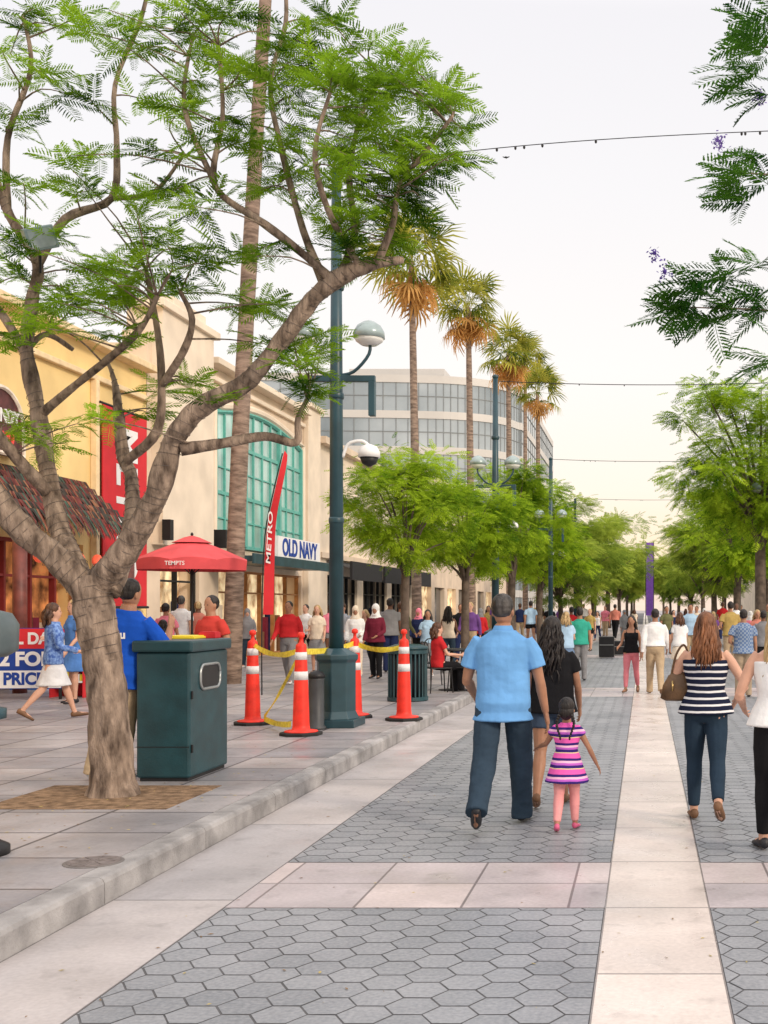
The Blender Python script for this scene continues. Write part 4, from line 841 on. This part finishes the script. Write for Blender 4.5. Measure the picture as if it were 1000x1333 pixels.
Y0=9.37; ft=thing('jacaranda_tree','large front jacaranda tree with forked trunk wound with wires on the left pavement','tree',(0,0,0))
limbs=[
 [(148,1040,32,0),(145,1000,26,0),(142,930,24,0),(133,850,23,0),(122,790,25,0),(118,750,23,0)],
 [(120,775,21,0),(75,728,17,-.1),(30,690,16,-.2),(-10,640,15,-.3),(-60,580,13,-.4)],
 [(108,760,17,0),(78,690,13,.2),(62,610,11,.3),(48,530,10,.4),(35,455,9,.4),(42,390,8,.4),(48,340,7,.3),(10,275,6,.2),(-20,190,5,.1)],
 [(48,345,7,.3),(85,285,6,.4),(145,258,5,.5),(152,190,4,.6),(150,110,3,.6),(185,20,3,.7),(200,-60,2,.7)],
 [(52,540,7,.4),(100,500,5,.2),(150,460,5,0),(185,425,4,-.2),(205,385,3,-.2)],
 [(62,640,9,.2),(25,600,8,0),(-20,545,7,-.2)],
 [(38,470,6,.4),(10,420,6,.5),(-20,380,5,.6)],
 [(140,770,16,0),(168,700,11,.3),(172,630,9,.5),(160,590,9,.6),(155,545,7,.6),(150,500,4,.7),(140,470,2,.7)],
 [(165,600,7,.5),(205,560,6,.4),(210,490,5,.3),(205,430,4,.3),(190,350,3,.3)],
 [(212,500,5,.3),(240,455,5,.1),(250,415,4,0),(235,380,3,0)],
 [(128,760,21,0),(165,715,16,-.1),(205,640,14,-.2),(228,570,13,-.2),(265,528,12,-.2),(320,498,11,-.2),(365,445,10,-.2),(405,392,10,-.2),(440,362,11,-.2),(480,345,8,-.2),(525,338,4,-.1)],
 [(235,585,9,-.2),(290,577,7,-.1),(345,568,6,0),(385,576,5,.1),(388,545,4,.1),(400,520,3,.1)],
 [(435,368,7,-.2),(400,335,5,-.3),(345,292,5,-.4),(290,255,4,-.4),(278,222,4,-.4),(290,150,3,-.4),(285,60,2,-.4)],
 [(425,375,7,-.2),(395,300,5,0),(368,200,4,.2),(352,110,3,.3),(372,30,3,.3),(370,-30,2,.3)],
 [(445,360,7,-.2),(462,300,5,.1),(455,230,4,.3),(470,150,3,.4),(500,100,2,.4)],
 [(490,345,6,-.2),(512,290,4,-.2),(520,240,3,-.2),(560,190,3,-.2),(590,150,2,-.2)],
 [(470,348,5,-.2),(430,280,4,-.6),(410,200,3,-.8),(430,120,2,-.8)],
 [(35,455,5,.4),(60,435,4,.6),(95,455,3,.8)],
 [(145,258,4,.5),(200,250,3,.6),(240,200,2,.6)],
 [(10,275,5,.2),(10,180,4,.2),(40,90,3,.2),(30,20,2,.2)],
 [(278,235,4,-.4),(240,140,3,-.2),(250,50,2,-.1)]]
q=MB(); LP=[]; wires=MB()
for li,L in enumerate(limbs):
    big=li<3 or li in(7,10)
    pts=[P(a,b,Y0+d) for a,b,r,d in L]; rad=[r*Y0/F for a,b,r,d in L]; q.tube(pts,rad,26 if big else 10,k=11 if big else 5,jit=.13,fj=.16 if big else .08)
    pp_,rr_=path(pts,rad,6); LP+= [(p,r) for p,r in zip(pp_,rr_) if p.z>2.6 and r<.05]
    if big:
        d=(pp_[1]-pp_[0]).normalized(); u=d.orthogonal().normalized(); hp=[]; ph=0
        for i in range(len(pp_)-1):
            seg=pp_[i+1]-pp_[i]; d=seg.normalized(); u=(u-d*u.dot(d)).normalized(); w=d.cross(u); n_=max(2,int(seg.length/.007))
            for j in range(n_):
                t=j/n_; ph+=2*PI*(seg.length/n_)/(.085+.03*math.sin(i))
                hp.append(pp_[i].lerp(pp_[i+1],t)+(u*math.cos(ph)+w*math.sin(ph))*((rr_[i]*(1-t)+rr_[i+1]*t)*1.06+.0015))
        if li==0: hp=hp[int(len(hp)*.62):]
        wires.tube(hp,.0022,4)
q.build('trunk',BARK,ft,True); wires.build('light_wires',mat('wire_grey',(.10,.08,.07),.6,.2),ft)
q=MB()
clus=[(430,150),(475,120),(530,110),(575,150),(590,210),(545,250),(500,200),(455,215),(385,130),(400,60),(440,80),(350,50),(300,20),(270,60),(245,120),(285,165),(320,190),(585,110),(470,280),(515,275),(560,275),(425,290),(240,10),(185,30),(90,25),(50,95),(100,130),(25,160),(80,210),(20,225),(150,70),(205,200),(225,240),(190,270),(255,270),(235,330),(180,345),(125,350),(140,385),(100,395),(160,375),(60,395),(15,360),(270,330),(235,375),(190,300),(335,400),(355,455),(385,480),(270,500),(400,510),(205,500),(120,540),(80,572),(50,430),(10,320),(200,545),(350,250),(390,230),(340,120),(130,20),(40,20),(500,60),(540,180),(480,170),(600,180),(10,60),(420,20),(375,180),(330,330),(115,250),(60,300),(420,440),(370,400),(210,140),(450,250),(410,110),(560,120),(520,230),(460,330),(505,320),(30,550),(5,440),(150,430),(155,360),(130,330),(235,150),(310,80),(490,140),(510,160),(460,100),(550,220),(440,190),(500,110),(130,370),(160,400),(110,380)]
inst=[]; rd=random.Random(5)
for (a,b) in clus:
    for rep in range(2 if a<250 else 3):
        c=P(a+rd.uniform(-18,18),b+rd.uniform(-14,14),Y0+rd.uniform(-.9,.9))
        pn=min(LP,key=lambda k:(k[0]-c).length+(.35 if k[0].z>c.z else 0))[0]; mid=pn.lerp(c,.5)+V((rd.uniform(-.08,.08),rd.uniform(-.08,.08),.04))
        if rep<2: q.tube([pn,mid,c],[.009,.006,.003],5,k=3)
        dv=(c-pn).normalized() if (c-pn).length>.05 else V((0,0,1))
        for i in range(rd.randint(8,12)):
            ang=rd.uniform(0,2*PI); d=V((math.cos(ang),math.sin(ang)*.9,rd.uniform(-.35,.8)))+dv*.5; inst.append((tuple(c-dv*rd.uniform(0,.2)),tuple(d),rd.uniform(.13,.32)))
rd.shuffle(inst)
q.build('twigs',BARK,ft,True); scatter('crown',TFS,inst,LEAF,ft)
c=P(52,310,Y0-.1); Mt=Matrix.Translation(c)@Euler((R(15),R(-20),R(30))).to_matrix().to_4x4(); t=thing('floodlight','small grey box floodlight fixed high on a limb of the front tree','lamp',(0,0,0))
q=MB(); q.box(-.11,.11,-.10,.10,-.09,.09).xf(Mt); q.build('housing',mat('flood_grey',(.25,.33,.36),.4,.15),t,bevel=.01)
q=MB(); q.box(-.09,.09,-.105,-.101,-.07,.07).xf(Mt); q.build('lens',mat('lens_grey',(.35,.42,.45),.2,.2),t); q=MB(); q.tube([c+V((0,0,-.05)),c+V((-.05,.1,-.25))],.012,6); q.build('bracket',BLACK,t)
rt=thing('overhanging_tree','tree with dark feathery leaves and purple blossom reaching in from the upper right edge','tree')
Yr=8.2; q=MB(); q.tube([(3.75,Yr+.3,SZ),(3.7,Yr+.3,1.6),(3.3,Yr+.1,2.8),(2.6,Yr,4.0),(2.0,Yr,4.6)],[.16,.13,.11,.08,.05],12,k=4,jit=.1)
for tip in((985,60),(968,225),(900,400)):
    e=P(tip[0],tip[1],Yr); st_=P(1160,tip[1]+60,Yr+.1); q.tube([V((2.9,Yr+.05,3.4)),st_,P(1040,tip[1]+10,Yr),e],[.05,.03,.010,.004],7,k=4)
q.build('trunk',BARK,rt,True); inst=[]
for (a,b,n_) in((1000,70,9),(990,45,8),(975,100,7),(1005,125,7),(990,205,8),(970,235,9),(1000,240,8),(975,262,7),(985,345,9),(955,360,9),(925,375,9),(905,395,9),(885,410,8),(960,405,8),(930,415,8),(1000,405,8),(1010,470,7),(1010,15,7),(1000,380,8),(995,90,6)):
    for i in range(n_):
        ang=rd.uniform(.55*PI,1.45*PI) if rd.random()<.75 else rd.uniform(0,2*PI); inst.append((tuple(P(a,b,Yr+rd.uniform(-.3,.3))),(math.cos(ang),math.sin(ang)*.6,rd.uniform(-.35,.65)),rd.uniform(.22,.40)))
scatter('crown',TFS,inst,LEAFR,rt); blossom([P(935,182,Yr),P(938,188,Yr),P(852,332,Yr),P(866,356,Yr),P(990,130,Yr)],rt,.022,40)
def leafy(label,X,Y,zc,rx,rz,nf,fl,m,seed,tr=.12,z0=SZ,group='leafy street trees',bl=False,ncl=38):
    rd=random.Random(seed); t=thing('street_tree',label,'tree',(X,Y,z0),0,group); zc-=z0
    q=MB(); zf=max(zc-rz*.9,1.7); lx=rd.uniform(-.12,.12); q.tube([(0,0,0),(lx,0,zf*.5),(lx*.4,.03,zf)],[tr*1.25,tr,tr*.9],10,k=4,jit=.1)
    cl=[]
    for i in range(ncl):
        while 1:
            p=V((rd.uniform(-1,1),rd.uniform(-1,1),rd.uniform(-1,1)))
            if p.length<1: break
        p=p.normalized()*(p.length**.45); p=V((p.x*rx,p.y*rx,p.z*rz)); p*=rd.uniform(.62,1.05); cl.append((p+V((rx*.12*rd.uniform(-1,1),0,zc)),rd.uniform(.7,1.35)))
    for c,_ in cl[::2]: q.tube([(0,0,zf*.9),V((c.x*.35,c.y*.35,zf+(c.z-zf)*.5)),c],[tr*.5,tr*.28,tr*.06],6,k=3)
    q.build('trunk',BARK2,t,True); inst=[]
    for i in range(nf):
        c,s_=rd.choice(cl); g=V((rd.gauss(0,1),rd.gauss(0,1),rd.gauss(0,.5)))*rx*.125*s_; p=c+g; d=V((g.x,g.y,g.z*.6)).normalized()+V((0,0,-.15))+(p-V((0,0,zc))).normalized()*.3; inst.append((tuple(p),tuple(d),fl*rd.uniform(.55,1.1)))
    scatter('crown',TM,inst,m,t)
    if bl: blossom([cl[i][0]*1.02 for i in range(3)],t,.08,30)
    return t
leafy('bright green street tree nearest behind the lamp post',PX(528,22),22,3.6,1.30,1.25,5200,.22,LEAFB,11,.08,bl=True)
leafy('bright green street tree second along, just right of the first',PX(606,26.5),26.5,3.65,1.45,1.32,4800,.26,LEAFB,12,.09)
leafy('street tree with a tall rounded crown behind the second lamp post',PX(668,36),36,4.5,1.7,2.0,4200,.33,LEAFB,13,.12,bl=True)
leafy('street tree left of the third lamp post',PX(705,46),46,4.5,1.9,2.1,3600,.40,LEAFB,14,.13)
T1=leafy('spreading tree right of the third lamp post',PX(752,60),60,5.0,2.5,2.5,3800,.52,LEAFF,15,.16)
T2=leafy('dark spreading tree farthest in front on the left row by the street end',PX(792,82),82,5.6,3.0,3.0,3800,.64,LEAFF,16,.18)
T3=leafy('large bright tree on the right side of the street cut off by the picture edge',PX(990,34),34,6.0,2.5,2.5,8000,.36,LEAFB,17,.17,ncl=56)
leafy('leafy tree behind the large right side tree',PX(962,48),48,5.2,2.4,2.3,4600,.44,LEAFB,18,.16)
n_=0
for px,Y,s,src in ((728,53,.85,T1),(772,70,.9,T1),(806,100,.9,T2),(816,125,.95,T2),(822,155,1.0,T1),(826,200,1.1,T2),(930,62,.95,T1),(915,76,.8,T2),(900,95,.85,T1),(884,120,.95,T2),(872,150,1.0,T1),(864,190,1.1,T2),(945,88,1.1,T1),(1000,60,1.1,T2)):
    wh='left' if px<840 else 'right'
    dup(src,(PX(px,Y),Y,SZ),n_*1.3,['first','second','third','fourth','fifth','sixth','first','second','third','fourth','fifth','sixth','seventh','eighth'][n_]+f' small distant tree counted along the {wh} row',scale=s*random.uniform(.88,1.1)); n_+=1
def fan_template(seed):
    r_=random.Random(seed); vs=[];fs=[]
    vs+= [np.array([0,-.008,0]),np.array([.52,-.008,-.03]),np.array([.52,.008,-.03]),np.array([0,.008,0])]; fs.append((0,1,2,3))
    for i in range(13):
        a=R(-95+190*i/12+r_.uniform(-5,5)); d=np.array([math.cos(a),math.sin(a),0]); s_=np.array([-d[1],d[0],0]); L=.52*(.62+.38*math.cos(a))*r_.uniform(.85,1.1); b=np.array([.50,0,-.03])
        m1=b+d*L*.6+np.array([0,0,-.03]); e1=b+d*L*.95+np.array([0,0,-.15-r_.uniform(0,.12)])
        k=len(vs); vs+= [b-s_*.004,m1-s_*.021,m1+s_*.021,b+s_*.004]; fs.append((k,k+1,k+2,k+3))
        k=len(vs); vs+= [m1-s_*.021,e1-s_*.003,e1+s_*.003,m1+s_*.021]; fs.append((k,k+1,k+2,k+3))
    return np.array(vs),np.array(fs)
FT=[fan_template(1),fan_template(2),fan_template(3)]
def palm(label,X,Y,h,r,tr,seed,top_dx=0,ng=46,nd=18):
    rd=random.Random(seed); t=thing('palm_tree',label,'palm tree',(X,Y,SZ),0,'tall fan palms'); q=MB(); h-=SZ
    q.tube([(0,0,0),(top_dx*.2,0,h*.3),(top_dx*.6,0,h*.7),(top_dx,0,h)],[tr*1.25,tr,tr*.78,tr*.6],12,k=8,jit=.06); q.build('trunk',PALMB,t,True)
    g=[];d=[]
    for i in range(ng):
        a=rd.uniform(0,2*PI); e=rd.uniform(-.6,1.3); g.append(((top_dx+rd.gauss(0,.08),rd.gauss(0,.08),h+rd.uniform(-.2,.3)),(math.cos(a)*math.cos(e),math.sin(a)*math.cos(e),math.sin(e)),r*rd.uniform(.7,1.1)))
    for i in range(nd):
        a=rd.uniform(0,2*PI); e=rd.uniform(-1.25,-.3); d.append(((top_dx+rd.gauss(0,.08),rd.gauss(0,.08),h-rd.uniform(0,.6)),(math.cos(a)*math.cos(e),math.sin(a)*math.cos(e),math.sin(e)),r*rd.uniform(.55,.95)))
    scatter('crown',FT,g,PALMG,t); scatter('dry_fronds',FT,d,PALMD,t)
palm('thick palm trunk rising past the top of the picture in front of the arched window',PX(301,23),23,18.5,2.0,.158,1,1.05)
palm('palm with orange dry fronds directly right of the lamp post, tallest in view',PX(543,40),40,PZ(340,40),2.1,.16,2,-.2,58,26)
palm('second palm from the left with full orange crown',PX(614,52),52,PZ(400,52),2.05,.18,3,-.15,50,30)
palm('third palm from the left, crown overlapping the fourth',PX(664,62),62,PZ(460,62),2.05,.18,4,-.1,50,24)
palm('rightmost and lowest palm beside the glass office block',PX(702,74),74,PZ(510,74),2.05,.18,5,-.1)
palm('palm crown tucked between the third and rightmost palms',PX(684,84),84,PZ(470,84),2.05,.18,6,0)
